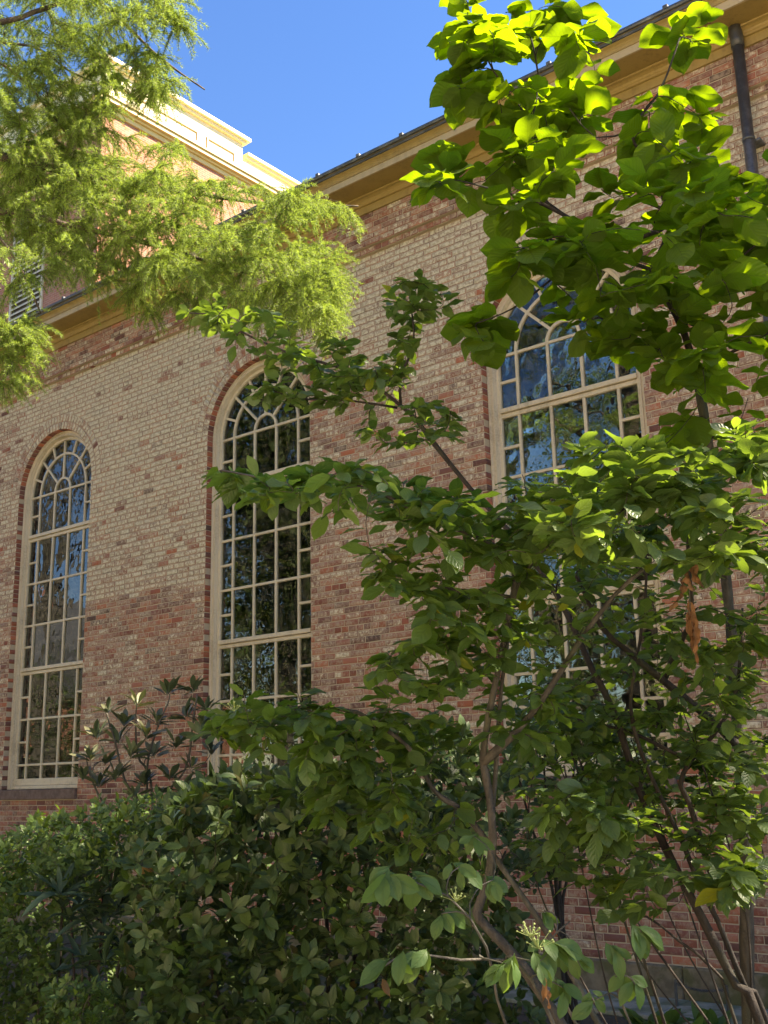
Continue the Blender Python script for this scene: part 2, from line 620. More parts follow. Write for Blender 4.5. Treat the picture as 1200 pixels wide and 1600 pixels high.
# ---- windows
COLX = [-0.767, -0.56, -0.187, 0.187, 0.56, 0.767]
YG = 0.165                                     # glass plane
def arch_path(r, zb, n=36):
    return [(-r, zb)] + [(-r * math.cos(math.pi * i / n), ZS + r * math.sin(math.pi * i / n)) for i in range(n + 1)] + [(r, zb)]
def make_window(c):
    fr = MB()
    prof = [(0.0, 0.24), (0.0, 0.088), (0.006, 0.078), (0.020, 0.078), (0.027, 0.090), (0.058, 0.090), (0.064, 0.080), (0.074, 0.080),
            (0.080, 0.104), (0.086, 0.112), (0.086, 0.128), (0.094, 0.132), (0.122, 0.132), (0.127, 0.142), (0.127, 0.24)]
    rings = [arch_path(RW - 0.001 - d, ZB + 0.004) for d, _ in prof]
    n = len(rings[0])
    vs = []
    for (d, y), rg in zip(prof, rings):
        vs += [(c + x, y, z) for x, z in rg]
    fr.add(vs, [(i * n + j, i * n + j + 1, (i + 1) * n + j + 1, (i + 1) * n + j) for i in range(len(prof) - 1) for j in range(n - 1)])
    for z0, z1, y0 in ((5.485, 5.535, 0.112), (5.435, 5.480, 0.136), (3.490, 3.540, 0.112), (3.440, 3.485, 0.136)):
        fr.bevbox(c - 0.775, c + 0.775, y0, 0.2, z0, z1, 0.005)
    fr.bevbox(c - 0.80, c + 0.80, 0.095, 0.24, ZB + 0.003, ZB + 0.052, 0.006)
    fr.bevbox(c - 0.775, c + 0.775, 0.122, 0.22, ZB + 0.054, ZB + 0.150, 0.006)
    w = bpart(fr.build('window', M['frame']))
    def sub(mb, name, mat):
        o = mb.build(name, mat, w)
        return o
    sm = MB()
    sm.bevbox(c - RW + 0.002, c + RW - 0.002, -0.045, 0.12, 1.684, ZB - 0.002, 0.008)
    sub(sm, 'sill', M['sill'])
    zb = ZB + 0.150
    sashes = [(zb, 3.440, [2.160, 2.800]), (3.540, 5.435, [4.160, 4.790]), (5.535, ZS, [])]
    hw = 0.0155
    for x in COLX[1:-1]:
        for z0, z1, _ in sashes:
            b = MB()
            b.bevbox(c + x - hw, c + x + hw, 0.142, 0.192, z0 - 0.004, z1 + (0.004 if z1 < ZS else 0), 0.004)
            sub(b, 'muntin', M['frame'])
    cells = []
    for z0, z1, bars in sashes:
        zs = [z0] + bars + [z1]
        for z in bars + ([ZS] if z1 == ZS else []):
            b = MB()
            b.bevbox(c - 0.775, c + 0.775, 0.145, 0.190, z - hw, z + hw, 0.004)
            sub(b, 'muntin', M['frame'])
        for a, b_ in zip(zs, zs[1:]):
            short = b_ - a < 0.3
            for k in range(5):
                if k in (0, 4) and not short:
                    zm = (a + b_) / 2
                    bb = MB()
                    bb.bevbox(c + COLX[k] - 0.006, c + COLX[k + 1] - hw + 0.004, 0.146, 0.189, zm - hw, zm + hw, 0.004) if k == 0 else \
                        bb.bevbox(c + COLX[k] + hw - 0.004, c + COLX[k + 1] + 0.006, 0.146, 0.189, zm - hw, zm + hw, 0.004)
                    sub(bb, 'muntin', M['frame'])
                    cells += [(COLX[k], COLX[k + 1], a, zm), (COLX[k], COLX[k + 1], zm, b_)]
                else:
                    cells.append((COLX[k], COLX[k + 1], a, b_))
    def arc_bar(r0, r1, a0, a1, n, y0, y1):
        mb = MB()
        for i in range(n):
            p, q = a0 + (a1 - a0) * i / n, a0 + (a1 - a0) * (i + 1) / n
            mb.prism([(c + r * math.cos(a), ZS + r * math.sin(a)) for r, a in ((r0, p), (r1, p), (r1, q), (r0, q))], y0, y1)
        return mb
    sub(arc_bar(0.56 - hw, 0.56 + hw, 0, math.pi, 24, 0.142, 0.190), 'muntin', M['frame'])
    sub(arc_bar(0.187 - hw, 0.187 + hw, 0, math.pi, 14, 0.142, 0.190), 'muntin', M['frame'])
    for i in range(1, 8):
        a = math.pi * i / 8
        for r0, r1, on in ((0.187 + hw - 0.003, 0.56 - hw + 0.003, i % 2 == 0), (0.56 + hw - 0.003, 0.772, True)):
            if on:
                t = Vector((math.cos(a), math.sin(a)))
                nrm = Vector((-t.y, t.x)) * hw
                mb = MB()
                mb.prism([(c + t.x * r + nrm.x * s, ZS + t.y * r + nrm.y * s) for r, s in ((r0, -1), (r1, -1), (r1, 1), (r0, 1))], 0.144, 0.188)
                sub(mb, 'muntin', M['frame'])
    def pane(poly):
        cx = sum(p[0] for p in poly) / len(poly)
        cz = sum(p[1] for p in poly) / len(poly)
        mb = MB()
        mb.prism([(x - cx, z - cz) for x, z in poly], -0.0015, 0.0015)
        o = mb.build('pane', M['glass'], w)
        o.location = (c + cx, YG, cz)
        o.rotation_euler = (R(random.gauss(0, 0.35)), 0, R(random.gauss(0, 0.35)))
    for x0, x1, a, b_ in cells:
        pane([(x0, a), (x1, a), (x1, b_), (x0, b_)])
    pane([(0.187 * math.cos(math.pi * i / 12), ZS + 0.187 * math.sin(math.pi * i / 12)) for i in range(13)])
    for r0, r1, n in ((0.187, 0.56, 4), (0.56, 0.772, 8)):
        for i in range(n):
            a0, a1 = math.pi * i / n, math.pi * (i + 1) / n
            st = [a0 + (a1 - a0) * k / 5 for k in range(6)]
            pane([(r1 * math.cos(a), ZS + r1 * math.sin(a)) for a in st] + [(r0 * math.cos(a), ZS + r0 * math.sin(a)) for a in reversed(st)])
    return w
for i, c in enumerate(WIN):
    make_window(c)

# ---- plinth, rooms, roof
b = MB()
x = XE
while x < XF - 0.1:
    L = min(1.2 + 0.3 * random.random(), XF - x)
    b2 = MB()
    b2.bevbox(x + 0.004, x + L - 0.004, -0.06 - 0.006 * random.random(), 0.0, -0.2, Z0 - 0.004, 0.012)
    bpart(b2.build('plinth_stone', M['plinth']))
    x += L
b.box(XE + 0.02, XF - 0.02, 0.33, 7.2, 1.0, 1.1)
b.box(XE + 0.02, XF - 0.02, 6.9, 7.2, 1.1, 8.5)
b.box(XE + 0.02, XE + 0.3, 0.35, 6.9, 1.1, 8.5)
b.box(XF - 0.3, XF - 0.02, 0.35, 6.9, 1.1, 8.5)
b.box(XE + 0.02, XF - 0.02, 0.35, 6.9, 8.0, 8.1)
bpart(b.build('interior', M['dark']))
b = MB()
b.box(XE, XE + 0.015, 0.01, 7.2, 0, 8.5)
b.box(XF - 0.015, XF, 0.01, 7.2, 0, 8.5)
b.box(XE, XF, 7.205, 7.22, 0, 8.5)
bpart(b.build('end_wall', M['wallfar']))
b = MB()
b.add([(XE - .5, -0.56, 8.655), (XF + .5, -0.56, 8.655), (XF + .5, 3.6, 9.9), (XE - .5, 3.6, 9.9), (XF + .5, 7.8, 8.655), (XE - .5, 7.8, 8.655),
       (XE - .5, -0.56, 8.60), (XF + .5, -0.56, 8.60), (XF + .5, 7.8, 8.60), (XE - .5, 7.8, 8.60)],
      [(0, 1, 2, 3), (3, 2, 4, 5), (6, 9, 8, 7), (0, 3, 5, 9, 6), (1, 7, 8, 4, 2), (5, 4, 8, 9), (0, 6, 7, 1)])
bpart(b.build('roof', M['slate']))

# ---- cornice
b = MB()
b.sweep_x([(-0.02, 8.40), (-0.02, 8.262), (-0.122, 8.262), (-0.122, 8.352), (-0.146, 8.356), (-0.150, 8.372), (-0.140, 8.380), (-0.140, 8.392), (-0.150, 8.412),
           (-0.174, 8.428), (-0.200, 8.434), (-0.204, 8.446), (-0.194, 8.458), (-0.47, 8.458)], XE - 0.45, XF + 0.45)
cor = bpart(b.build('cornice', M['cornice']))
x = XE - 0.45
while x < XF + 0.4:
    L = min(2.2 + 1.4 * random.random(), XF + 0.45 - x)
    b = MB()
    dz = random.gauss(0, 0.0012)
    b.sweep_x([(-0.465, 8.47), (-0.465, 8.452 + dz), (-0.486, 8.452 + dz), (-0.486 + dz, 8.530), (-0.480, 8.530)], x + 0.002, x + L - 0.002)
    b.build('fascia_board', M['fascia'], cor)
    x += L
b = MB()
b.sweep_x([(-0.480, 8.531), (-0.494, 8.531), (-0.496, 8.545), (-0.503, 8.563), (-0.520, 8.582), (-0.541, 8.596), (-0.552, 8.612), (-0.555, 8.632), (-0.565, 8.632), (-0.565, 8.645), (-0.4, 8.66)], XE - 0.45, XF + 0.45)
b.build('crown_moulding', M['cornice'], cor)
b = MB()
b.sweep_x([(-0.45, 8.632), (-0.588, 8.634), (-0.596, 8.648), (-0.592, 8.672), (-0.578, 8.680), (-0.560, 8.674), (-0.45, 8.69)], XE - 0.5, XF + 0.5)
gut = bpart(b.build('gutter', M['lead']))
x = XE + 0.2
while x < XF:
    b = MB()
    b.bevbox(x, x + 0.05, -0.604, -0.52, 8.660, 8.700, 0.006)
    b.build('gutter_clip', M['lead'], gut)
    x += 0.62
# ---- downpipe
b = MB()
xp, yp, rp = -2.815, -0.175, 0.052
b.tube([(xp, yp, 0.3), (xp, yp, 3.0), (xp, yp, 6.0), (xp, yp, 8.46)], [rp] * 4, 20)
pipe = bpart(b.build('downpipe', M['pipe'], smooth=True))
b = MB()
b.tube([(xp, yp, 8.25), (xp, yp, 8.33), (xp - 0.004, yp - 0.01, 8.40), (xp - 0.004, yp - 0.02, 8.457)], [0.06, 0.06, 0.058, 0.058], 20)
b.build('pipe_head', M['pipe'], pipe, True)
for z in (0.6, 2.2, 3.9, 5.72, 7.30):
    b = MB()
    b.tube([(xp, yp, z - 0.012), (xp, yp, z + 0.012)], [rp + 0.006] * 2, 20)
    b.bevbox(xp - 0.012, xp + 0.09, yp + rp - 0.01, 0.0, z - 0.012, z + 0.012, 0.003)
    b.build('pipe_band', M['lead'] if z > 7 else M['pipe'], pipe, True)
# ---- thin conduit below the soffit on the left
b = MB()
p0, p1 = pxy(71, 515, -0.42), pxy(96, 580, -0.08)
b.tube([p0, p1], [0.009, 0.009], 6)
bpart(b.build('conduit', M['fascia']))

# ================================================================== tower
TY = 7.6                                       # its front plane, behind the nave roof
tc = pxy(149, 438, TY)
TX = float(tc[0])
tz = lambda x, y: float(pxy(x, y, TY)[2])
ZCAP = tz(162, 80)
ZCOR = tz(158, 160)
tower = empty('brick_tower', (TX - 4, TY + 6, 0))
tag(tower, 'brick tower with cream panelled parapet and louvred opening rising behind the roof', 'tower')
def tpart(o):
    o.parent = tower
    o.matrix_parent_inverse = Matrix.Translation((-(TX - 4), -(TY + 6), 0))
    return o
TW, TD = 9.0, 20.0
b = MB()
b.box(TX - TW, TX, TY, TY + TD, 0, ZCOR)
tpart(b.build('wall', M['tower']))
def frame_ring(mb, out, z0, z1):
    mb.box(TX - TW - out, TX + out, TY - out, TY + TD + out, z0, z1)
b = MB()
for out, z0, z1 in ((0.06, ZCOR - 0.30, ZCOR - 0.16), (0.13, ZCOR - 0.156, ZCOR - 0.08), (0.24, ZCOR - 0.076, ZCOR + 0.05), (0.29, ZCOR + 0.054, ZCOR + 0.12)):
    frame_ring(b, out, z0, z1)
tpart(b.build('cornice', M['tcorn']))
lit = lambda x, y: CAM + ray(x, y) * ((TX - CAM[0]) / ray(x, y)[0])      # pixel on the tower's flank
YSTEP = float(lit(384, 225)[1])
ZLOW = float(lit(384, 232)[2])
ZCAP2 = float(lit(384, 214)[2])
b = MB()
b.box(TX - TW + 0.15, TX - 0.15, TY + 0.15, YSTEP, ZCOR + 0.12, ZCAP2 - 0.35)
b.box(TX - TW + 0.15, TX - 0.25, YSTEP, TY + TD - 0.15, ZCOR + 0.12, ZLOW - 0.3)
par = tpart(b.build('parapet', M['cream']))
b = MB()
for out, z0, z1 in ((0.0, -0.35, -0.22), (0.10, -0.218, -0.12), (0.2, -0.118, 0.0)):
    b.box(TX - TW + 0.15 - out, TX - 0.15 + out, TY + 0.15 - out, YSTEP + out, ZCAP2 + z0 + (0.001 if z0 < -0.3 else 0), ZCAP2 + z1)
b.build('parapet_cap', M['cream'], par)
b = MB()
for out, z0, z1 in ((0.0, -0.3, -0.2), (0.08, -0.198, -0.1), (0.16, -0.098, 0.0)):
    b.box(TX - TW + 0.15, TX - 0.25 + out, YSTEP + 0.21, TY + TD - 0.15, ZLOW + z0, ZLOW + z1)
b.build('parapet_cap', M['cream'], par)
# raised panel frames on the flank
y = TY + 0.5
while y < YSTEP - 1.2:
    y1 = min(y + 3.2, YSTEP - 0.35)
    b = MB()
    za, zb_ = ZCOR + 0.45, ZCAP2 - 0.7
    for (ya, yb, z0, z1) in ((y, y1, za, za + 0.07), (y, y1, zb_ - 0.07, zb_), (y, y + 0.07, za + 0.07, zb_ - 0.07), (y1 - 0.07, y1, za + 0.07, zb_ - 0.07)):
        b.box(TX - 0.16, TX - 0.11, ya, yb, z0, z1)
    b.build('panel_moulding', M['cornice'], par)
    y = y1 + 0.35
# louvred opening on the shaded front
lx0, lx1 = float(pxy(20, 470, TY)[0]), float(pxy(64, 470, TY)[0])
lz0, lz1 = tz(40, 505), tz(35, 352)
b = MB()
b.box(lx0 - 0.1, lx0, TY - 0.05, TY - 0.002, lz0 - .1, lz1 + .1)
b.box(lx1, lx1 + 0.1, TY - 0.05, TY - 0.002, lz0 - .1, lz1 + .1)
b.box(lx0, lx1, TY - 0.05, TY - 0.002, lz1, lz1 + .1)
lou = tpart(b.build('louvre_frame', M['frame']))
b = MB()
b.box(lx0, lx1, TY - 0.012, TY - 0.004, lz0, lz1)
b.build('louvre_backing', M['dark'], lou)
n = int((lz1 - lz0) / 0.16)
for i in range(n):
    z = lz0 + (i + 0.5) * (lz1 - lz0) / n
    b = MB()
    b.add([(lx0, TY - 0.07, z - 0.02), (lx1, TY - 0.07, z - 0.02), (lx1, TY - 0.015, z + 0.055), (lx0, TY - 0.015, z + 0.055),
           (lx0, TY - 0.07, z + 0.015), (lx1, TY - 0.07, z + 0.015), (lx1, TY - 0.015, z + 0.09), (lx0, TY - 0.015, z + 0.09)],
          [(0, 3, 2, 1), (4, 5, 6, 7), (0, 1, 5, 4), (2, 3, 7, 6), (0, 4, 7, 3), (1, 2, 6, 5)])
    b.build('slat', M['frame'], lou)
# ================================================================== plants: materials
def make_leaf_mat(name, dark, mid, light, trans, tfac=0.38, rough=0.42, pleat=0.0, nv=9.0, spec=0.4, back=None, odd=None):
    mt, nt, nd, lk, b = new_mat(name)
    at = N(nd, 'ShaderNodeAttribute', attribute_name='tint')
    lu = N(nd, 'ShaderNodeAttribute', attribute_name='lu')
    lv = N(nd, 'ShaderNodeAttribute', attribute_name='lv')
    oi = nd.new('ShaderNodeObjectInfo')
    t = math_n(nt, 'FRACT', math_n(nt, 'ADD', at.outputs['Fac'], oi.outputs['Random']))
    stops = [(0.0, dark), (0.45, mid), (0.9, light)]
    if odd:
        stops += [(0.965, light), (0.985, odd)]
    rp = ramp(nd, stops)
    lk.new(t, rp.inputs[0])
    au = math_n(nt, 'ABSOLUTE', lu.outputs['Fac'])
    rib = math_n(nt, 'SUBTRACT', 1.0, smooth(nt, au, 0.0, 0.09))
    ph = math_n(nt, 'SUBTRACT', math_n(nt, 'MULTIPLY', lv.outputs['Fac'], nv), math_n(nt, 'MULTIPLY', au, nv * 0.32))
    wv = math_n(nt, 'MULTIPLY', math_n(nt, 'ADD', math_n(nt, 'SINE', math_n(nt, 'MULTIPLY', ph, 6.2832)), 1.0), 0.5)
    vein = math_n(nt, 'MULTIPLY', smooth(nt, wv, 0.86, 1.0), 0.5)
    vr = math_n(nt, 'MAXIMUM', math_n(nt, 'MULTIPLY', rib, 0.8), vein)
    n1 = noise(nt, 55, 3, 0.6, gpos(nt))
    c = mixc(nt, rp.outputs[0], [min(1, x * 1.6 + 0.02) for x in light], math_n(nt, 'MULTIPLY', vr, 0.45))
    c = mixc(nt, c, dark, math_n(nt, 'MULTIPLY', smooth(nt, n1, 0.5, 0.75), 0.4))
    n5 = noise(nt, 150, 2, 0.5, gpos(nt))
    c = mixc(nt, c, (0.10, 0.06, 0.02), math_n(nt, 'MULTIPLY', smooth(nt, n5, 0.66, 0.74), 0.55))
    n6 = noise(nt, 14, 2, 0.5, gpos(nt))
    c = mixc(nt, c, [x * 1.5 + 0.01 for x in light], math_n(nt, 'MULTIPLY', smooth(nt, n6, 0.5, 0.75), 0.25))
    ge = nd.new('ShaderNodeNewGeometry')
    bk = back or [x * 1.15 + 0.03 for x in mid]
    c2 = mixc(nt, c, bk, math_n(nt, 'MULTIPLY', ge.outputs['Backfacing'], 0.6))
    lk.new(c2, b.inputs['Base Color'])
    b.inputs['Roughness'].default_value = rough
    b.inputs['Specular IOR Level'].default_value = spec
    h = math_n(nt, 'ADD', math_n(nt, 'MULTIPLY', wv, pleat), math_n(nt, 'ADD', math_n(nt, 'MULTIPLY', rib, -0.6), math_n(nt, 'MULTIPLY', n1, 0.4)))
    bump(nt, b, h, 0.5, 0.004)
    tr = nd.new('ShaderNodeBsdfTranslucent')
    tc = mixc(nt, trans, [x * 0.55 for x in trans], math_n(nt, 'MAXIMUM', vr, math_n(nt, 'MULTIPLY', math_n(nt, 'SUBTRACT', 1.0, t), 0.7)))
    lk.new(tc, tr.inputs['Color'])
    mx = nd.new('ShaderNodeMixShader')
    mx.inputs[0].default_value = tfac
    lk.new(b.outputs[0], mx.inputs[1])
    lk.new(tr.outputs[0], mx.inputs[2])
    lk.new(mx.outputs[0], nd['Material Output'].inputs[0])
    return mt
def make_bark(name, a, bc, rough=0.85, scale=25):
    mt, nt, nd, lk, b = new_mat(name)
    p = gpos(nt)
    mp = nd.new('ShaderNodeMapping')
    mp.inputs['Scale'].default_value = (1, 1, 0.25)
    lk.new(p, mp.inputs[0])
    n1 = noise(nt, scale, 5, 0.65, mp.outputs[0])
    n2 = noise(nt, 4, 3, 0.5, p)
    c = mixc(nt, a, bc, smooth(nt, n1, 0.35, 0.7))
    c = mixc(nt, c, (0.06, 0.065, 0.03), math_n(nt, 'MULTIPLY', smooth(nt, n2, 0.5, 0.7), 0.5))
    lk.new(c, b.inputs['Base Color'])
    b.inputs['Roughness'].default_value = rough
    n3 = noise(nt, 70, 4, 0.7, p)
    bump(nt, b, math_n(nt, 'ADD', n1, math_n(nt, 'MULTIPLY', n3, 0.7)), 0.9, 0.012)
    return mt
ML = dict(
    big=make_leaf_mat('round_leaf', (0.045, 0.085, 0.010), (0.065, 0.115, 0.014), (0.085, 0.15, 0.020), (0.33, 0.50, 0.014), 0.56, 0.55, 1.2, 9.0, 0.22, (0.075, 0.12, 0.03)),
    oval=make_leaf_mat('oval_leaf', (0.036, 0.074, 0.018), (0.066, 0.122, 0.028), (0.118, 0.185, 0.042), (0.26, 0.41, 0.034), 0.46, 0.40, 0.4, 6.0, 0.45, (0.095, 0.155, 0.060), (0.26, 0.26, 0.02)),
    oval_r=make_leaf_mat('oval_leaf_blue', (0.038, 0.078, 0.024), (0.076, 0.132, 0.038), (0.145, 0.215, 0.062), (0.28, 0.42, 0.036), 0.46, 0.37, 0.4, 6.0, 0.5, (0.085, 0.13, 0.055), (0.26, 0.26, 0.02)),
    spray=make_leaf_mat('pale_leaf', (0.045, 0.095, 0.022), (0.066, 0.128, 0.030), (0.095, 0.16, 0.038), (0.18, 0.30, 0.03), 0.35, 0.5, 0.1, 6.0, 0.3, (0.085, 0.15, 0.045)),
    laurel=make_leaf_mat('laurel_leaf', (0.026, 0.060, 0.014), (0.052, 0.104, 0.022), (0.098, 0.160, 0.034), (0.13, 0.21, 0.022), 0.24, 0.42, 0.2, 5.0, 0.35, (0.045, 0.068, 0.026), (0.16, 0.07, 0.03)),
    azalea=make_leaf_mat('azalea_leaf', (0.028, 0.062, 0.010), (0.052, 0.100, 0.014), (0.105, 0.168, 0.024), (0.14, 0.22, 0.018), 0.32, 0.45, 0.0, 4.0, 0.3),
    rhodo=make_leaf_mat('rhododendron_leaf', (0.045, 0.070, 0.036), (0.080, 0.115, 0.058), (0.125, 0.16, 0.085), (0.10, 0.10, 0.02), 0.15, 0.34, 0.0, 4.0, 0.5, (0.12, 0.10, 0.05)),
    strap=make_leaf_mat('strap_leaf', (0.018, 0.040, 0.018), (0.030, 0.060, 0.026), (0.046, 0.080, 0.034), (0.05, 0.08, 0.02), 0.15, 0.5, 0.0, 4.0, 0.25),
    dead=make_leaf_mat('dead_leaf', (0.10, 0.050, 0.025), (0.19, 0.095, 0.048), (0.28, 0.16, 0.085), (0.25, 0.11, 0.04), 0.3, 0.7, 0.6, 7.0, 0.2, (0.3, 0.15, 0.07)),
    needle=make_leaf_mat('needles', (0.095, 0.160, 0.032), (0.160, 0.250, 0.048), (0.235, 0.330, 0.065), (0.43, 0.58, 0.075), 0.50, 0.5, 0.0, 4.0, 0.3),
    tree=make_leaf_mat('tree_leaf', (0.03, 0.055, 0.012), (0.055, 0.095, 0.018), (0.10, 0.13, 0.025), (0.14, 0.2, 0.02), 0.35, 0.5, 0.0, 4.0, 0.3),
    autumn=make_leaf_mat('autumn_leaf', (0.10, 0.08, 0.012), (0.20, 0.14, 0.018), (0.32, 0.17, 0.03), (0.35, 0.25, 0.03), 0.35, 0.5, 0.0, 4.0, 0.3),
    bark=make_bark('shrub_bark', (0.042, 0.034, 0.027), (0.10, 0.083, 0.066)),
    bark_grey=make_bark('grey_bark', (0.05, 0.045, 0.036), (0.13, 0.115, 0.095)),
    bark_dark=make_bark('dark_bark', (0.016, 0.011, 0.009), (0.045, 0.032, 0.025)),
    bark_con=make_bark('conifer_bark', (0.05, 0.035, 0.025), (0.13, 0.09, 0.065)),
    berry=make_paint('berry', (0.26, 0.32, 0.10), (0.15, 0.2, 0.06), 0.5, 0.4),
)

# ------------------------------------------------------------------ leaf shapes
def leaf_shape(ns, width, peak=0.45, fold=0.12, curl=0.15, wave=0.02, cols=1, tip=1.0, seed=0, pet=0.09):
    """one leaf along +x, length 1: rows of 2*cols+1 points; returns V, F, lu, lv"""
    r = np.random.default_rng(seed)
    V, LU, LV = [], [], []
    rows = [(0.0, 0.006), (pet, 0.010)]
    for i in range(ns + 1):
        t = 0.04 + 0.96 * i / ns
        q = math.log(0.5) / math.log(peak)
        w = math.sin(math.pi * min(0.999, t ** q)) ** 0.72 * width / 2
        if i == ns:
            w = 0.004
        elif tip > 1 and t > 0.75:
            w *= 1 - (tip - 1) * (t - 0.75) * 2
        rows.append((pet + (1 - pet) * t, max(w, 0.004)))
    ph = r.random() * 6
    bend = r.normal(0, 0.05)
    for k, (x, w) in enumerate(rows):
        t = x
        for j in range(-cols, cols + 1):
            s = j / cols
            z = abs(s) * w * fold * 2 - curl * t * t + wave * math.sin(ph + t * 13 + s * 1.5) * abs(s) * (t > pet)
            V.append((x * (1 - 0.25 * curl * t), s * w + bend * t * t, z))
            LU.append(s)
            LV.append(t)
    n = 2 * cols + 1
    F = [(i * n + j, i * n + j + 1, (i + 1) * n + j + 1, (i + 1) * n + j) for i in range(len(rows) - 1) for j in range(n - 1)]
    return np.array(V), np.array(F), np.array(LU), np.array(LV)
def variants(n, ns, width, seed0, **kw):
    out = []
    r = np.random.default_rng(seed0)
    for i in range(n):
        k = dict(kw)
        k['fold'] = kw.get('fold', 0.12) * r.uniform(0.3, 1.7)
        k['curl'] = kw.get('curl', 0.15) * r.uniform(0.1, 2.0)
        out.append(leaf_shape(ns, width * r.uniform(0.86, 1.14), seed=seed0 + i, **k))
    return out
def nrm(v):
    v = np.asarray(v, float)
    return v / (np.linalg.norm(v) + 1e-12)
UP = np.array([0, 0, 1.0])

class Plant:
    def __init__(s, name, base, label, cat, leaf_mat, shapes, bark, group=None):
        s.base = np.array(base, float)
        s.root = empty(name, s.base)
        tag(s.root, label, cat, group)
        s.mat, s.shapes, s.bark = leaf_mat, shapes, bark
        s.P, s.T, s.Rd = [], [], []          # skeleton nodes
        s.tw = MB()
        s.leaves = []                        # (pos, axis, normal, size, variant, tint)
        s.n = 0
    def stem(s, pts, r0, r1, name='stem', k=9, mesh=True, wob=0.0):
        pts = [np.array(p, float) for p in pts]
        dense = []
        for i in range(len(pts) - 1):        # Catmull-Rom
            p0, p1, p2, p3 = pts[max(i - 1, 0)], pts[i], pts[i + 1], pts[min(i + 2, len(pts) - 1)]
            m_ = max(2, int(np.linalg.norm(p2 - p1) / 0.07))
            for q in range(m_):
                t = q / m_
                dense.append(0.5 * (2 * p1 + (p2 - p0) * t + (2 * p0 - 5 * p1 + 4 * p2 - p3) * t * t + (3 * p1 - p0 - 3 * p2 + p3) * t ** 3))
        dense.append(pts[-1])
        n = len(dense)
        rad = [r0 + (r1 - r0) * i / (n - 1) for i in range(n)]
        rad = [v * (1 + 0.07 * math.sin(i * 1.9 + v * 300) + (0.22 if rng.random() < 0.07 else 0) + rng.normal(0, .03)) for i, v in enumerate(rad)]
        for i, p in enumerate(dense):
            if wob and 0 < i < n - 1:
                dense[i] = p + rng.normal(0, wob, 3)
        if mesh:
            mb = MB()
            mb.tube([p - s.base for p in dense], rad, k)
            mb.build(name, s.bark, s.root, True)
        for i, p in enumerate(dense):
            s.P.append(p)
            s.T.append(nrm(dense[min(i + 1, n - 1)] - dense[max(i - 1, 0)]))
            s.Rd.append(rad[i])
    def twig(s, tgt, droop=0.05, rtip=0.0012, lmax=None, k=5):
        """a curved twig from the nearest wood to the target; returns its points"""
        A = np.array(s.P)
        d = np.linalg.norm(A - tgt, axis=1)
        i = int(np.argmin(d + 0.25 * np.maximum(0, (A[:, 2] - tgt[2]))))
        p0, L = A[i], d[i]
        if lmax and L > lmax:
            return None
        t0 = s.T[i]
        c = p0 + t0 * 0.35 * L + (tgt - p0) * 0.2 + UP * (0.12 * L)
        n = max(4, min(9, int(L / 0.05)))
        r0 = min(s.Rd[i] * 0.75, rtip + 0.0065 * L + 0.0006)
        pts, rad = [], []
        for q in range(n + 1):
            t = q / n
            p = (1 - t) ** 2 * p0 + 2 * t * (1 - t) * c + t * t * tgt - UP * droop * t * t * L
            if 0 < q < n:
                p = p + rng.normal(0, 0.025 * L / n + 0.001, 3)
            pts.append(p)
            rad.append(r0 + (rtip - r0) * t)
        s.tw.tube([p - s.base for p in pts], rad, k, False)
        for q in range(1, n + 1):
            s.P.append(pts[q])
            s.T.append(nrm(pts[q] - pts[q - 1]))
            s.Rd.append(rad[q])
        return pts
    def leaf(s, pos, axis, normal, size, tint=None, var=None):
        s.leaves.append((np.array(pos), nrm(axis), np.array(normal, float), size,
                         rng.integers(len(s.shapes)) if var is None else var, rng.random() if tint is None else tint))
    def spray(s, pts, n, size, spread=0.9, droop=0.35, flat=0.35, jit=0.2, tint=None, s0=0.35, upbias=1.0):
        """alternate leaves along a twig and one at its tip"""
        pts = [np.array(p) for p in pts]
        m_ = len(pts) - 1
        for i in range(n):
            f = s0 + (1 - s0) * (i + rng.random() * 0.5) / n
            a = min(m_ - 1, int(f * m_))
            p = pts[a] + (pts[a + 1] - pts[a]) * (f * m_ - a)
            t = nrm(pts[a + 1] - pts[a])
            side = nrm(np.cross(t, UP) + 1e-6) * (1 if i % 2 else -1)
            ax = t * (0.55 + 0.5 * (f > 0.93)) + side * spread * (1 if f < 0.93 else 0.3) - UP * droop * rng.uniform(0.2, 1.6) + rng.normal(0, jit, 3)
            nm = UP * upbias + rng.normal(0, flat, 3)
            tn = None if tint is None else min(0.95, max(0, rng.normal(tint, 0.2)))
            s.leaf(p, ax, nm, size * rng.uniform(0.6, 1.18), tn)
    def whorl(s, p, d, n, size, open_=0.9, jit=0.15, tint=None):
        """leaves in a rosette round the shoot direction d"""
        d = nrm(d)
        a = nrm(np.cross(d, rng.normal(0, 1, 3)))
        b = np.cross(d, a)
        for i in range(n):
            g = 2 * math.pi * i / n * 1.0 + rng.normal(0, 0.25)
            o = open_ * rng.uniform(0.5, 1.35)
            r = a * math.cos(g) + b * math.sin(g)
            ax = d * (1.15 - 0.55 * o) + r * o + rng.normal(0, jit, 3)
            tn = None if tint is None else min(0.95, max(0, rng.normal(tint, 0.18)))
            s.leaf(p - d * 0.012 * (i % 3), ax, d - r * 0.25 + rng.normal(0, 0.15, 3), size * rng.uniform(0.65, 1.15), tn)
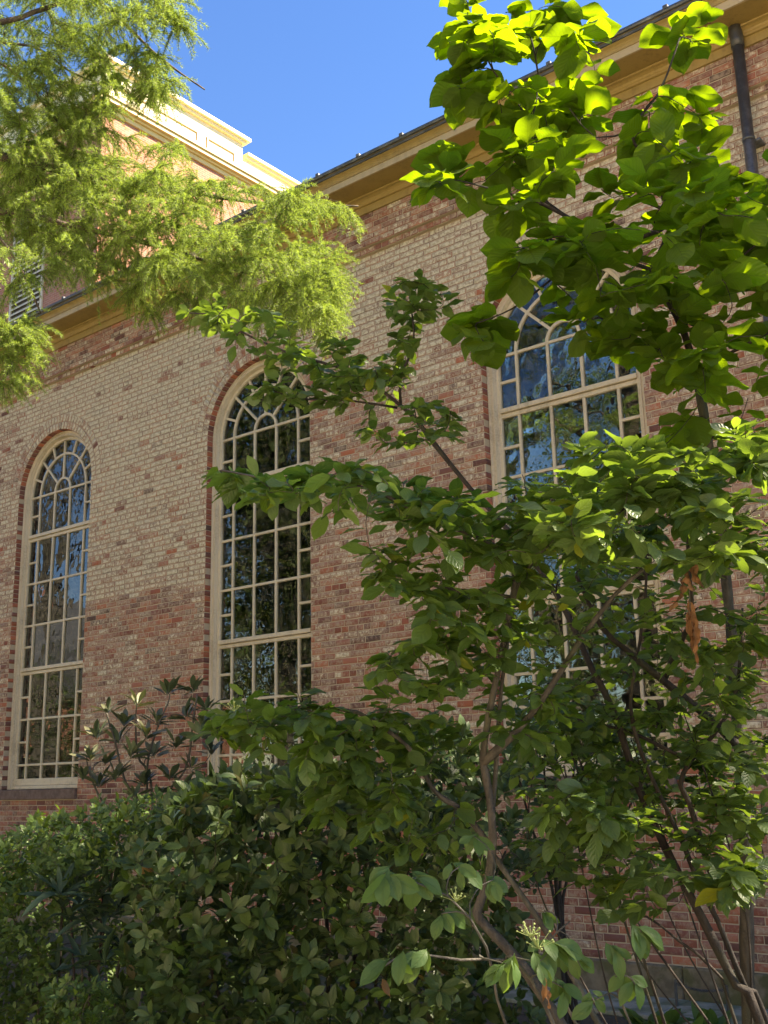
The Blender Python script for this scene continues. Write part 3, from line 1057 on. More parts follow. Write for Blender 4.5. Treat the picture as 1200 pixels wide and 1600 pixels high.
    def finish(s, n_obj=300, leaf_name='leaf', wood='twig'):
        if s.tw.v:
            o = s.tw.build(wood, s.bark, s.root, True)
            o['kind'] = 'stuff'
        if not s.leaves:
            return
        P = np.array([l[0] for l in s.leaves])
        A = np.array([l[1] for l in s.leaves])
        Nn = np.array([l[2] for l in s.leaves])
        Nn = Nn - A * (Nn * A).sum(1)[:, None]
        ln = np.linalg.norm(Nn, axis=1)
        bad = ln < 1e-3
        Nn[bad] = np.cross(A[bad], [1, 0.3, 0])
        Nn /= np.linalg.norm(Nn, axis=1)[:, None]
        B = np.cross(Nn, A)
        S = np.array([l[3] for l in s.leaves])
        Vr = np.array([l[4] for l in s.leaves])
        Tn = np.array([l[5] for l in s.leaves])
        dd = P + A * S[:, None] * 0.5 - CAM
        zz = dd @ FW
        u = 600 + FPX * (dd @ RT) / zz
        v = 800 + FPX * (dd @ DN) / zz
        face = np.abs((Nn * (dd / np.linalg.norm(dd, axis=1)[:, None])).sum(1))
        score = S / zz * (0.35 + face) * ((u > -20) & (u < 1220) & (v > -20) & (v < 1620) & (zz > 0.3)) - 0.02 * (zz - zz.min())
        order = np.argsort(-score)
        sel, rest = order[:n_obj], order[n_obj:]
        meshes = []
        for vi, (V, F, LU, LV) in enumerate(s.shapes):
            me = np_mesh(leaf_name, V, F, True, {'lu': ('FLOAT', LU), 'lv': ('FLOAT', LV)})
            me.materials.append(s.mat)
            meshes.append(me)
        for i in sel:
            o = link(leaf_name, meshes[Vr[i]], s.root)
            mm = Matrix.Identity(4)
            for r_ in range(3):
                mm[r_][0], mm[r_][1], mm[r_][2] = A[i][r_] * S[i], B[i][r_] * S[i], Nn[i][r_] * S[i]
                mm[r_][3] = P[i][r_] - s.base[r_]
            o.matrix_local = mm
        if len(rest):
            VV, FF, LUs, LVs, TT = [], [], [], [], []
            off = 0
            for vi, (V, F, LU, LV) in enumerate(s.shapes):
                ids = rest[Vr[rest] == vi]
                if not len(ids):
                    continue
                sc = S[ids][:, None, None]
                X = (P[ids] - s.base)[:, None, :] + (V[None, :, 0:1] * A[ids][:, None, :] + V[None, :, 1:2] * B[ids][:, None, :] + V[None, :, 2:3] * Nn[ids][:, None, :]) * sc
                VV.append(X.reshape(-1, 3))
                FF.append((F[None] + (np.arange(len(ids)) * len(V))[:, None, None] + off).reshape(-1, 4))
                LUs.append(np.tile(LU, len(ids)))
                LVs.append(np.tile(LV, len(ids)))
                TT.append(np.repeat(Tn[ids], len(V)))
                off += len(ids) * len(V)
            me = np_mesh('foliage', np.concatenate(VV), np.concatenate(FF), True,
                         {'lu': ('FLOAT', np.concatenate(LUs)), 'lv': ('FLOAT', np.concatenate(LVs)), 'tint': ('FLOAT', np.concatenate(TT))})
            o = link('foliage', me, s.root, s.mat)
            o['kind'] = 'stuff'

def in_poly(poly, n, seed=None):
    """n random pixels inside a polygon"""
    poly = np.array(poly, float)
    lo, hi = poly.min(0), poly.max(0)
    out = []
    while len(out) < n:
        p = lo + (hi - lo) * rng.random(2)
        c = False
        j = len(poly) - 1
        for i in range(len(poly)):
            if (poly[i, 1] > p[1]) != (poly[j, 1] > p[1]) and p[0] < (poly[j, 0] - poly[i, 0]) * (p[1] - poly[i, 1]) / (poly[j, 1] - poly[i, 1]) + poly[i, 0]:
                c = not c
            j = i
        if c:
            out.append(p)
    return out
def ell(cx, cy, rx, ry, ang=0, k=14):
    a = R(ang)
    return [(cx + rx * math.cos(t) * math.cos(a) - ry * math.sin(t) * math.sin(a), cy + rx * math.cos(t) * math.sin(a) + ry * math.sin(t) * math.cos(a))
            for t in (2 * math.pi * i / k for i in range(k))]
def ground_under(x, y, depth):
    p = px(x, y, depth)
    return np.array([p[0], p[1], 0.0])
def path(pts, d0, d1):
    n = len(pts)
    return [px(x, y, d0 + (d1 - d0) * i / (n - 1)) for i, (x, y) in enumerate(pts)]
def targets(pl, zones):
    out = []
    for poly, n, d0, d1 in zones:
        for x, y in in_poly(poly, n):
            out.append(px(x, y, rng.uniform(d0, d1)))
    A = np.array(pl.P)
    out.sort(key=lambda t: np.min(np.linalg.norm(A[::3] - t, axis=1)))
    return out

# ================================================================== A: the round-leaved small tree, upper right
SH_big = variants(12, 9, 0.70, 100, peak=0.52, fold=0.08, curl=0.11, wave=0.035, cols=3, tip=1.25)
DA = 4.0
A_ = Plant('round_leaved_tree', ground_under(1172, 1500, DA + 0.1), 'small tree with large round bright green leaves lit from behind, before the downpipe', 'tree', ML['big'], SH_big, ML['bark_dark'])
A_.bark = ML['bark']
base = A_.base
A_.stem([base - UP * 0.05] + path([(1172, 1600), (1166, 1350), (1152, 1120), (1140, 960), (1120, 780), (1104, 670)], DA + 0.1, DA), 0.034, 0.015, 'trunk', 12)
A_.bark = ML['bark_dark']
A_.stem(path([(1104, 670), (1081, 558), (1058, 496), (1026, 425), (1040, 375), (1052, 345), (1045, 330), (990, 310)], DA, DA + 0.1), 0.016, 0.005, 'branch')
A_.stem(path([(1026, 425), (990, 412), (925, 395), (860, 375), (800, 395)], DA, DA - 0.3), 0.009, 0.003, 'branch')
A_.stem(path([(1052, 345), (1000, 372), (922, 357), (850, 320), (785, 300), (725, 284)], DA, DA - 0.2), 0.009, 0.003, 'branch')
A_.stem(path([(922, 357), (880, 335), (835, 290), (832, 190), (842, 125), (830, 60)], DA, DA + 0.2), 0.008, 0.003, 'branch')
A_.stem(path([(832, 190), (790, 140), (755, 80), (735, 20)], DA + .1, DA + 0.2), 0.005, 0.002, 'branch')
A_.stem(path([(1052, 345), (1010, 250), (985, 205), (1030, 145), (1062, 60)], DA + .05, DA + 0.2), 0.008, 0.003, 'branch')
A_.stem(path([(985, 205), (930, 215), (890, 170)], DA + .1, DA + 0.1), 0.004, 0.002, 'branch')
A_.stem(path([(1087, 575), (1140, 552), (1200, 520), (1260, 490)], DA, DA - 0.2), 0.008, 0.003, 'branch')
A_.stem(path([(1058, 496), (1110, 440), (1160, 400), (1220, 350)], DA, DA - 0.2), 0.008, 0.003, 'branch')
A_.stem(path([(925, 395), (870, 430), (820, 470), (785, 490), (745, 505)], DA, DA - 0.3), 0.005, 0.002, 'branch')
zonesA = [(ell(830, 110, 100, 125), 34, DA - .1, DA + .5), (ell(745, 45, 35, 60), 7, DA, DA + .3), (ell(725, 140, 30, 35), 5, DA, DA + .3), (ell(715, 270, 55, 35), 9, DA - .3, DA + .1),
          (ell(920, 245, 135, 75), 27, DA - .3, DA + .4), (ell(800, 280, 60, 50), 9, DA - .3, DA + .2), (ell(1080, 45, 35, 35), 4, DA, DA + .4),
          (ell(1075, 175, 65, 45), 6, DA - .2, DA + .4), (ell(1090, 300, 100, 60), 20, DA - .5, DA + .3), (ell(1030, 395, 170, 75), 26, DA - .5, DA + .3),
          (ell(1130, 400, 100, 80), 15, DA - .7, DA + .2), (ell(1130, 560, 100, 80), 15, DA - .6, DA + .3), (ell(815, 400, 45, 50), 7, DA - .5, DA), (ell(950, 485, 70, 60), 15, DA - .4, DA + .3),
          (ell(765, 505, 45, 35), 5, DA - .4, DA - .1), (ell(1030, 560, 50, 60), 7, DA - .3, DA + .3), (ell(1080, 700, 120, 40), 9, DA - .3, DA + .3), (ell(1260, 420, 60, 250), 25, DA - .5, DA + .4)]
for t in targets(A_, zonesA):
    pts = A_.twig(t, 0.1, 0.0016)
    A_.spray(pts, rng.integers(4, 7), 0.138 * rng.uniform(.8, 1.15), 0.9, 0.12, 0.3, 0.25, s0=0.3)
A_.finish(300)

# ================================================================== B: arching shrubs in the middle
SH_oval = variants(9, 6, 0.50, 200, peak=0.50, fold=0.12, curl=0.13, wave=0.03, cols=1, tip=1.2)
B2 = Plant('arching_shrub', ground_under(1215, 1600, 3.7), 'multi-stemmed shrub arching from beside the tree trunk across the windows, oval leaves', 'shrub', ML['oval_r'], SH_oval, ML['bark_dark'])
g2 = B2.base
B2.stem([g2] + path([(1190, 1605), (1150, 1540), (1100, 1440), (1045, 1335), (1000, 1235), (958, 1110), (925, 1045), (905, 1000), (868, 925), (833, 877), (780, 812), (734, 762), (680, 695), (651, 657), (624, 632), (580, 599), (530, 574), (467, 557), (426, 541), (376, 518), (347, 495), (297, 489)], 3.65, 4.3), 0.021, 0.0026, 'stem')
B2.stem(path([(626, 632), (626, 587), (642, 553), (647, 516), (642, 478), (650, 452)], 4.1, 4.2), 0.006, 0.002, 'stem')
B2.stem(path([(621, 637), (547, 626), (480, 624), (430, 612)], 4.1, 4.1), 0.005, 0.002, 'stem')
B2.stem([g2 + np.array([.06, .03, 0])] + path([(1200, 1600), (1165, 1545), (1122, 1440), (1096, 1390), (1068, 1320), (1030, 1240), (1000, 1170), (985, 1100), (1000, 1000), (1010, 900), (1000, 800)], 3.75, 3.6), 0.015, 0.0035, 'stem')
B2.stem([g2 + np.array([-.05, .05, 0])] + path([(1150, 1600), (1110, 1510), (1060, 1470), (1010, 1432), (960, 1432)], 3.7, 3.9), 0.012, 0.003, 'stem')
B2.stem(path([(1120, 1395), (1077, 1255), (1063, 1226), (1078, 1190), (1115, 1148), (1150, 1080), (1160, 950)], 3.7, 3.7), 0.012, 0.004, 'stem')
B2.stem(path([(1159, 1172), (1112, 1125), (1037, 1064), (978, 1015), (940, 980), (900, 900)], 4.0, 3.6), 0.018, 0.005, 'stem')
B2.stem(path([(1037, 1064), (1060, 1010), (1080, 960), (1075, 850), (1090, 780)], 3.9, 3.2), 0.012, 0.004, 'stem')
B2.stem(path([(1078, 1190), (1000, 1150), (930, 1130), (880, 1120)], 3.7, 3.9), 0.008, 0.003, 'stem')
for i in range(10):
    e = px(rng.uniform(820, 1200), rng.uniform(1080, 1330), rng.uniform(3.5, 4.6))
    q = g2 + np.array([rng.uniform(-.35, .15), rng.uniform(-.1, .5), 0])
    B2.stem([q, q + (e - q) * .3 + rng.normal(0, .12, 3), q + (e - q) * .65 + rng.normal(0, .14, 3), e], rng.uniform(.004, .009), .002, 'stem', 6)
zones2 = [(ell(460, 540, 190, 38, 22), 42, 3.9, 4.5), (ell(648, 480, 52, 48), 17, 4.0, 4.4), (ell(590, 550, 75, 40), 13, 3.9, 4.4), (ell(480, 620, 95, 25), 17, 3.9, 4.3),
          (ell(650, 660, 95, 42), 18, 3.6, 4.3), (ell(320, 485, 35, 25), 6, 4.2, 4.5),
          ([(770, 760), (850, 710), (960, 690), (1080, 690), (1200, 700), (1200, 880), (900, 880), (790, 830)], 95, 2.7, 3.4),
          ([(900, 860), (1200, 860), (1200, 1080), (1080, 1110), (960, 1060), (880, 960)], 90, 3.3, 4.4),
          (ell(1150, 1150, 70, 90), 26, 3.3, 4), (ell(1110, 1370, 110, 45), 20, 3.0, 3.6), (ell(1010, 1150, 130, 60), 26, 3.5, 4.2),  (ell(930, 1275, 90, 45), 24, 3.0, 3.4), (ell(960, 1090, 90, 60), 14, 3.6, 4.2),
          (ell(1180, 700, 50, 50), 10, 2.9, 3.4), (ell(1280, 900, 70, 200), 30, 2.9, 4.2), (ell(1020, 1250, 150, 90), 40, 3.6, 4.4), (ell(880, 1180, 90, 90), 30, 3.6, 4.3), (ell(1150, 1290, 60, 60), 20, 3.4, 4), (ell(900, 1340, 90, 50), 22, 3.4, 4.2), (ell(1100, 1210, 100, 60), 30, 3.6, 4.4), (ell(1000, 1400, 60, 30), 10, 3.2, 3.8), ([(840, 1050), (1200, 1050), (1200, 1340), (840, 1300)], 60, 3.6, 4.6)]
zones2 = [(q, int(n * 1.25), a, b) for q, n, a, b in zones2]
for t in targets(B2, zones2):
    pts = B2.twig(t, 0.08)
    d = (t - CAM) @ FW
    B2.spray(pts, rng.integers(6, 10), 0.070 if d > 3.5 else 0.096, 0.95, 0.10, 0.35, 0.22, s0=0.08)
B2.finish(300)

B1 = Plant('forked_shrub', ground_under(900, 1600, 3.25), 'forked shrub with pale brown stems and layered oval leaves in front of the hedge', 'shrub', ML['oval'], SH_oval, ML['bark'])
g1 = B1.base
B1.stem([g1] + path([(905, 1700), (850, 1560), (800, 1490), (762, 1450), (745, 1425), (762, 1380), (770, 1310), (764, 1240), (754, 1188)], 3.2, 3.3), 0.020, 0.012, 'stem', 10)
B1.stem(path([(754, 1188), (763, 1120), (778, 1050), (792, 975), (806, 905), (787, 863), (740, 837), (680, 812), (627, 787), (587, 767), (553, 760), (480, 768), (400, 745), (345, 735)], 3.3, 3.1), 0.011, 0.0025, 'stem')
B1.stem(path([(754, 1192), (800, 1150), (850, 1090), (905, 1003), (960, 930), (1005, 890)], 3.3, 3.2), 0.013, 0.005, 'stem')
B1.stem(path([(768, 1300), (775, 1200), (783, 1080), (800, 960), (815, 900), (860, 850), (900, 800)], 3.35, 3.2), 0.008, 0.003, 'stem')
B1.stem(path([(797, 933), (740, 924), (687, 918), (640, 900), (590, 868)], 3.25, 3.1), 0.006, 0.002, 'stem')
B1.stem(path([(765, 1320), (748, 1298), (722, 1266), (698, 1251), (675, 1231), (640, 1170), (602, 1140), (558, 1113), (480, 1104), (427, 1112), (389, 1123), (350, 1135)], 3.3, 3.4), 0.011, 0.0025, 'stem')
B1.bark = ML['bark_grey']
B1.stem([g1 + np.array([.12, .1, 0])] + path([(985, 1700), (932, 1595), (870, 1482), (830, 1420), (772, 1338)], 3.3, 3.4), 0.012, 0.009, 'stem')
B1.bark = ML['bark']
zones1 = [(ell(560, 770, 200, 40, 6), 50, 2.8, 3.4), (ell(700, 820, 90, 50), 22, 2.9, 3.4), (ell(640, 890, 70, 40), 14, 2.9, 3.3), (ell(720, 960, 90, 50), 20, 2.9, 3.4),
          (ell(680, 1040, 110, 50), 30, 3.0, 3.6), (ell(830, 960, 60, 80), 16, 3.0, 3.4), (ell(440, 1130, 120, 55, 5), 48, 3.1, 3.7), (ell(600, 1160, 110, 60), 44, 3.2, 3.7),
          (ell(540, 1240, 90, 50), 24, 3.2, 3.6), (ell(820, 850, 70, 40), 16, 2.9, 3.3), (ell(830, 1130, 70, 90), 22, 3.2, 3.6), (ell(380, 745, 45, 22), 8, 3.0, 3.3), (ell(640, 1290, 80, 50), 14, 3.1, 3.5)]
zones1 = [(q, int(n * 1.25), a, b) for q, n, a, b in zones1]
for t in targets(B1, zones1):
    pts = B1.twig(t, 0.08)
    B1.spray(pts, rng.integers(5, 8), 0.086, 0.95, 0.14, 0.35, 0.22, s0=0.1)
B1.finish(300)

# ---- F: pale leaf sprays in the foreground
SH_pale = variants(5, 7, 0.46, 300, peak=0.55, fold=0.10, curl=0.3, wave=0.02, cols=2, tip=1.2)
F_ = Plant('pale_leaved_shrub', ground_under(930, 1600, 2.9), 'low shrub with pale matt green drooping leaves reaching out before the dark hedge', 'shrub', ML['spray'], SH_pale, ML['bark_grey'])
gf = F_.base
F_.stem([gf] + path([(930, 1800), (880, 1640), (830, 1530), (790, 1500), (720, 1500), (640, 1490), (600, 1510)], 2.85, 2.6), 0.010, 0.002, 'stem')
F_.stem([gf + np.array([-.04, .05, 0])] + path([(880, 1700), (790, 1600), (760, 1480), (700, 1400), (600, 1365)], 2.85, 2.6), 0.009, 0.002, 'stem')
F_.stem([gf + np.array([.04, .05, 0])] + path([(960, 1700), (900, 1600), (860, 1520), (850, 1480), (890, 1440)], 2.85, 2.8), 0.009, 0.002, 'stem')
F_.stem([gf + np.array([.08, .05, 0])] + path([(1000, 1700), (985, 1600), (960, 1530), (1000, 1480)], 2.85, 2.8), 0.008, 0.002, 'stem')
for (x, y, dx, dy, n, sz, dd) in [(600, 1365, -.4, .6, 8, .13, 2.6), (650, 1370, .3, .4, 7, .12, 2.65), (720, 1350, .6, .2, 6, .1, 2.7), (770, 1370, .5, .3, 6, .09, 2.8), (660, 1490, -.3, .4, 6, .10, 2.6),
                                  (610, 1495, -.8, .7, 4, .13, 2.55), (690, 1425, -.2, .5, 6, .1, 2.7), (790, 1500, -.6, .8, 7, .13, 2.55), (840, 1500, .2, .9, 6, .12, 2.65), (860, 1470, .5, .2, 8, .12, 2.7),
                                  (900, 1490, .6, .4, 6, .11, 2.75), (880, 1540, .4, .8, 6, .1, 2.7), (960, 1480, .5, .5, 6, .11, 2.8), (990, 1530, .4, .6, 6, .1, 2.8), (850, 1420, .2, -.3, 5, .09, 2.9), (740, 1300, -.3, .3, 6, .09, 3.0),
                                  (1000, 1450, .5, .4, 6, .11, 2.8), (930, 1560, .2, .7, 6, .1, 2.8)]:
    t = px(x, y, dd)
    pts = F_.twig(t, 0.05, 0.0015)
    out = RT * dx - UP * dy * 0.6 - FW * 0.35
    for i in range(n):
        ax = out * 0.7 + RT * rng.normal(0, .75) - UP * rng.uniform(-0.1, 0.8) - FW * rng.uniform(-.2, .6)
        F_.leaf(pts[-1] - out * 0.02 * (i % 3), ax, UP * 0.8 - FW * 0.7 + rng.normal(0, .35, 3), sz * rng.uniform(.45, 0.85))
F_.finish(300)

# ================================================================== D: laurel hedge
SH_lau = variants(6, 4, 0.42, 400, peak=0.52, fold=0.16, curl=0.18, wave=0.02, cols=1, tip=1.1)
D_ = Plant('laurel_bush', ground_under(500, 1600, 4.9), 'broad dark laurel bush with glossy leaves filling the ground below the middle window', 'bush', ML['laurel'], SH_lau, ML['bark_dark'])
gd = D_.base
for (x, y) in ((280, 1330), (350, 1290), (430, 1290), (500, 1280), (580, 1290), (650, 1300), (710, 1330), (790, 1330), (780, 1500), (400, 1450), (600, 1450), (260, 1450)):
    e = px(x, y, 4.7 + rng.uniform(-.2, .3))
    D_.stem([gd + np.array([rng.uniform(-.4, .4), rng.uniform(-.3, .3), 0]), (gd + e) / 2 + np.array([0, 0, -.15]), e], 0.018, 0.005, 'stem', 6)
zD = [([(190, 1330), (260, 1260), (330, 1215), (480, 1205), (580, 1225), (740, 1250), (765, 1330), (740, 1480), (720, 1620), (170, 1620), (200, 1450)], 560, 4.0, 4.7),
      ([(230, 1290), (330, 1210), (480, 1195), (600, 1215), (730, 1240), (750, 1300), (500, 1300)], 170, 4.3, 5.4),
      ([(520, 1120), (740, 1140), (770, 1240), (560, 1240)], 70, 4.6, 5.4), ([(740, 1180), (840, 1200), (850, 1300), (800, 1420), (860, 1520), (850, 1700), (720, 1700)], 120, 4.7, 5.4),
      ([(150, 1620), (760, 1620), (740, 1850), (200, 1850)], 150, 4.0, 4.9), ([(240, 1320), (740, 1320), (720, 1620), (200, 1620)], 200, 4.8, 5.6)]
zD = [(q, int(n * 1.3), a, b) for q, n, a, b in zD]
for t in targets(D_, zD):
    pts = D_.twig(t, 0.02, 0.0014, k=4)
    out = nrm(-FW * 0.55 + UP * 0.75 + rng.normal(0, .45, 3))
    D_.whorl(t, out, rng.integers(6, 10), 0.080 * rng.uniform(.8, 1.15), 0.95)
D_.finish(300)

# ================================================================== C: azalea at the left
SH_az = variants(4, 3, 0.40, 500, peak=0.58, fold=0.10, curl=0.15, wave=0.0, cols=1)
C_ = Plant('azalea_bush', ground_under(90, 1600, 5.0), 'rounded azalea bush with small fresh green leaf rosettes below the window with the brown sill', 'bush', ML['azalea'], SH_az, ML['bark'])
gc = C_.base
for (x, y) in ((-60, 1420), (20, 1370), (100, 1340), (180, 1330), (260, 1290), (60, 1480), (-100, 1550), (130, 1500)):
    e = px(x, y, 4.9 + rng.uniform(-.2, .3))
    C_.stem([gc + np.array([rng.uniform(-.3, .3), rng.uniform(-.3, .3), 0]), (gc + e) / 2 + np.array([0, 0, -.2]), e], 0.014, 0.004, 'stem', 6)
zC = [([(-140, 1420), (-40, 1340), (40, 1290), (160, 1262), (330, 1238), (330, 1300), (230, 1330), (190, 1380), (100, 1400), (60, 1480), (90, 1560), (170, 1560), (190, 1640), (-160, 1640)], 720, 4.5, 5.0),
      ([(-120, 1380), (40, 1280), (160, 1252), (340, 1228), (330, 1290), (0, 1400)], 260, 4.8, 5.7),
      ([(60, 1400), (240, 1330), (230, 1480), (200, 1620), (30, 1620)], 260, 4.8, 5.4),
      ([(-160, 1640), (190, 1640), (190, 1850), (-160, 1850)], 150, 4.4, 5.0)]
for t in targets(C_, zC):
    pts = C_.twig(t, 0.02, 0.0011, k=4)
    out = nrm(-FW * 0.45 + UP * 0.9 + rng.normal(0, .35, 3))
    C_.whorl(t, out, rng.integers(7, 11), 0.046, 0.9)
    if rng.random() < 0.5:
        C_.whorl(t - out * 0.035, nrm(out + rng.normal(0, .4, 3)), 5, 0.044, 1.1)
C_.finish(300)
# the lime tips of a second small azalea
C2 = Plant('young_azalea', ground_under(120, 1600, 4.2), 'small azalea with lime green new tips at the foot of the larger azalea bush', 'bush', ML['azalea'], SH_az, ML['bark'])
for (x, y) in ((90, 1600), (130, 1580), (170, 1600)):
    e = px(x, y, 4.2)
    C2.stem([C2.base, (C2.base + e) / 2, e], 0.008, 0.003, 'stem', 6)
for t in targets(C2, [(ell(120, 1575, 55, 45), 60, 3.95, 4.3), ([(40, 1620), (200, 1620), (190, 1800), (50, 1800)], 40, 3.95, 4.3)]):
    C2.twig(t, 0.02, 0.0011, k=4)
    C2.whorl(t, nrm(-FW * 0.4 + UP + rng.normal(0, .3, 3)), 9, 0.044, 0.85, tint=0.85)
C2.finish(300)
# dark strap-leaved plant in the hollow between
SH_st = variants(4, 6, 0.17, 600, peak=0.45, fold=0.2, curl=0.35, wave=0.01, cols=1)
S_ = Plant('strap_leaved_shrub', ground_under(150, 1600, 4.6), 'shrub with long narrow drooping dark leaves tucked between azalea and laurel', 'shrub', ML['strap'], SH_st, ML['bark_dark'])
for (x, y) in ((110, 1420), (160, 1400), (140, 1500), (190, 1460)):
    e = px(x, y, 4.6)
    S_.stem([S_.base + rng.normal(0, .04, 3) * [1, 1, 0], (S_.base + e) / 2, e], 0.010, 0.004, 'stem', 6)
for (x, y) in ((95, 1395), (120, 1385), (150, 1400), (170, 1385), (110, 1430), (140, 1440), (160, 1430), (130, 1500), (90, 1520), (160, 1500), (190, 1480), (185, 1420)):
    t = px(x, y, rng.uniform(4.35, 4.7))
    S_.twig(t, 0.02, 0.002, k=4)
    S_.whorl(t, nrm(-FW * 0.3 + UP + rng.normal(0, .3, 3)), 11, 0.17, 1.1)
S_.finish(300)

# ================================================================== E: rhododendron against the wall
SH_rh = variants(5, 5, 0.26, 700, peak=0.55, fold=0.18, curl=0.10, wave=0.01, cols=1)
E_ = Plant('rhododendron', ground_under(240, 1300, 7.6), 'upright rhododendron with leathery dark leaves, brown beneath, against the wall between two windows', 'shrub', ML['rhodo'], SH_rh, ML['bark_grey'])
ge_ = E_.base
for pts in ([(235, 1300), (230, 1200), (245, 1140), (262, 1100)], [(230, 1300), (195, 1220), (180, 1160), (165, 1110)], [(240, 1300), (290, 1200), (300, 1140), (308, 1085)], [(225, 1320), (165, 1260), (140, 1210)], [(238, 1260), (215, 1180), (212, 1120)]):
    E_.stem([ge_ + rng.normal(0, .05, 3) * [1, 1, 0]] + path(pts, 7.6, 7.5), 0.018, 0.006, 'stem', 6)
tips = [(215, 1100), (262, 1082), (300, 1078), (168, 1110), (140, 1185), (185, 1158), (245, 1128), (290, 1120), (322, 1108), (155, 1225), (205, 1180), (240, 1180), (275, 1165), (315, 1150), (180, 1215), (225, 1225), (265, 1215), (300, 1200), (195, 1130), (230, 1150), (150, 1150), (330, 1175), (165, 1190), (285, 1235), (210, 1245), (245, 1245), (130, 1215), (315, 1130)]
for (x, y) in tips:
    t = px(x, y, rng.uniform(7.2, 7.9))
    E_.twig(t, 0.0, 0.003, k=5)
    E_.whorl(t, nrm(UP + rng.normal(0, .22, 3)), rng.integers(12, 17), 0.15, 0.95)
E_.finish(300)

# ---- H: dark evergreen before the right-hand window's sill
H_ = Plant('evergreen_shrub', ground_under(900, 1400, 6.3), 'thin dark evergreen shrub before the sill of the window beside the downpipe', 'shrub', ML['laurel'], SH_lau, ML['bark_dark'])
for pts in ([(870, 1400), (862, 1300), (850, 1200), (860, 1120)], [(875, 1400), (905, 1290), (930, 1200), (950, 1130)], [(865, 1400), (830, 1290), (810, 1200), (820, 1130)], [(870, 1380), (890, 1260), (900, 1170)], [(880, 1400), (960, 1300), (1000, 1230), (1030, 1180)]):
    H_.stem([H_.base + rng.normal(0, .05, 3) * [1, 1, 0]] + path(pts, 6.3, 6.1), 0.016, 0.005, 'stem', 6)
for t in targets(H_, [([(790, 1120), (860, 1090), (960, 1100), (1010, 1180), (980, 1260), (840, 1270), (790, 1220)], 110, 5.7, 6.5), (ell(1000, 1220, 60, 40), 16, 5.8, 6.4), (ell(830, 1330, 60, 60), 40, 5.8, 6.4), (ell(900, 1280, 60, 40), 20, 5.8, 6.4)]):
    H_.twig(t, 0.02, 0.002, k=4)
    H_.whorl(t, nrm(UP - FW * .3 + rng.normal(0, .45, 3)), 6, 0.085, 1.0)
H_.finish(300)

# ---- ground plants by the path
SH_ho = variants(4, 6, 0.38, 800, peak=0.5, fold=0.15, curl=0.4, wave=0.02, cols=1)
for i, (x, y, yy) in enumerate(((1110, 1565, -1.25), (1020, 1560, -1.35), (1190, 1560, -1.3), (1060, 1585, -1.6))):
    g = pxy(x, y, yy)
    lab = ['clump of broad fresh green leaves by the plinth, behind the tree trunk', 'clump of broad fresh green leaves on the soil before the paving strip', 'clump of broad green leaves by the plinth below the downpipe', 'clump of broad green leaves beside the shrub stems on the soil'][i]
    K = Plant('leafy_clump', (g[0], g[1], 0.0), lab, 'plant', ML['spray'], SH_ho, ML['bark'], 'leaf clumps by the plinth')
    for j in range(26):
        a = rng.random() * 6.283
        K.leaf(K.base + np.array([math.cos(a), math.sin(a), 0]) * .05 * rng.random(), np.array([math.cos(a), math.sin(a), rng.uniform(.4, 2.2)]), UP + rng.normal(0, .2, 3), rng.uniform(.16, .34))
    K.finish(300)

# ---- low chain before the plinth
ch = empty('chain', pxy(1060, 1540, -0.35) * [1, 1, 0])
tag(ch, 'thin dark chain hanging low before the stone plinth', 'chain')
c0, c1 = pxy(1055, 1536, -0.35), pxy(1135, 1546, -0.35)
for i in range(26):
    f = (i + .5) / 26
    mb = MB()
    ctr = c0 + (c1 - c0) * f - UP * .03 * math.sin(math.pi * f) - np.array(ch.location)
    d = nrm(c1 - c0)
    sd = UP if i % 2 else np.cross(d, UP)
    mb.tube([ctr + d * .016 * math.cos(a) + sd * .009 * math.sin(a) for a in [k * math.pi / 4 for k in range(9)]], [.0028] * 9, 4, False)
    mb.build('link', M['pipe'], ch)
for e in (c0, c1):
    mb = MB()
    q = e - np.array(ch.location)
    mb.tube([(q[0], q[1], 0), (q[0], q[1], q[2] + .03)], [.012, .012], 8)
    mb.build('post', M['pipe'], ch)

# ---- dry leaves hanging in the shrub
SH_de = variants(5, 10, 0.19, 900, peak=0.4, fold=0.9, curl=0.25, wave=0.10, cols=2)
dp = px(1078, 872, 3.05)
X_ = Plant('dried_leaf_bunch', dp, 'withered orange brown leaves hanging in a strip among the green shrub leaves', 'dead leaves', ML['dead'], SH_de, ML['bark'])
for (x, y, sz, dx) in ((1072, 872, .10, .02), (1082, 880, .08, .1), (1066, 900, .11, -.05), (1074, 935, .13, .02), (1080, 960, .12, .03), (1084, 965, .10, .0), (1078, 950, .10, -.05), (1070, 860, .06, .3), (1090, 872, .07, -.2), (1076, 990, .09, .15)):
    X_.leaf(px(x, y, 3.05 + rng.normal(0, .01)), -UP + RT * dx + rng.normal(0, .08, 3), -FW + rng.normal(0, .5, 3), sz, rng.random() * .9)
X_.stem([px(1074, 850, 3.06), px(1076, 900, 3.05), px(1079, 960, 3.05)], 0.0025, 0.0012, 'stem', 5)
X_.finish(300)
X2 = Plant('dried_leaf', px(850, 1525, 2.62), 'single withered orange leaf hanging from the pale leaved shrub', 'dead leaf', ML['dead'], SH_de, ML['bark'])
X2.leaf(px(850, 1522, 2.62), -UP, -FW, 0.075, .7)
X2.leaf(px(851, 1535, 2.63), -UP + RT * .2, -FW + RT * .6, 0.06, .5)
X2.finish(300)

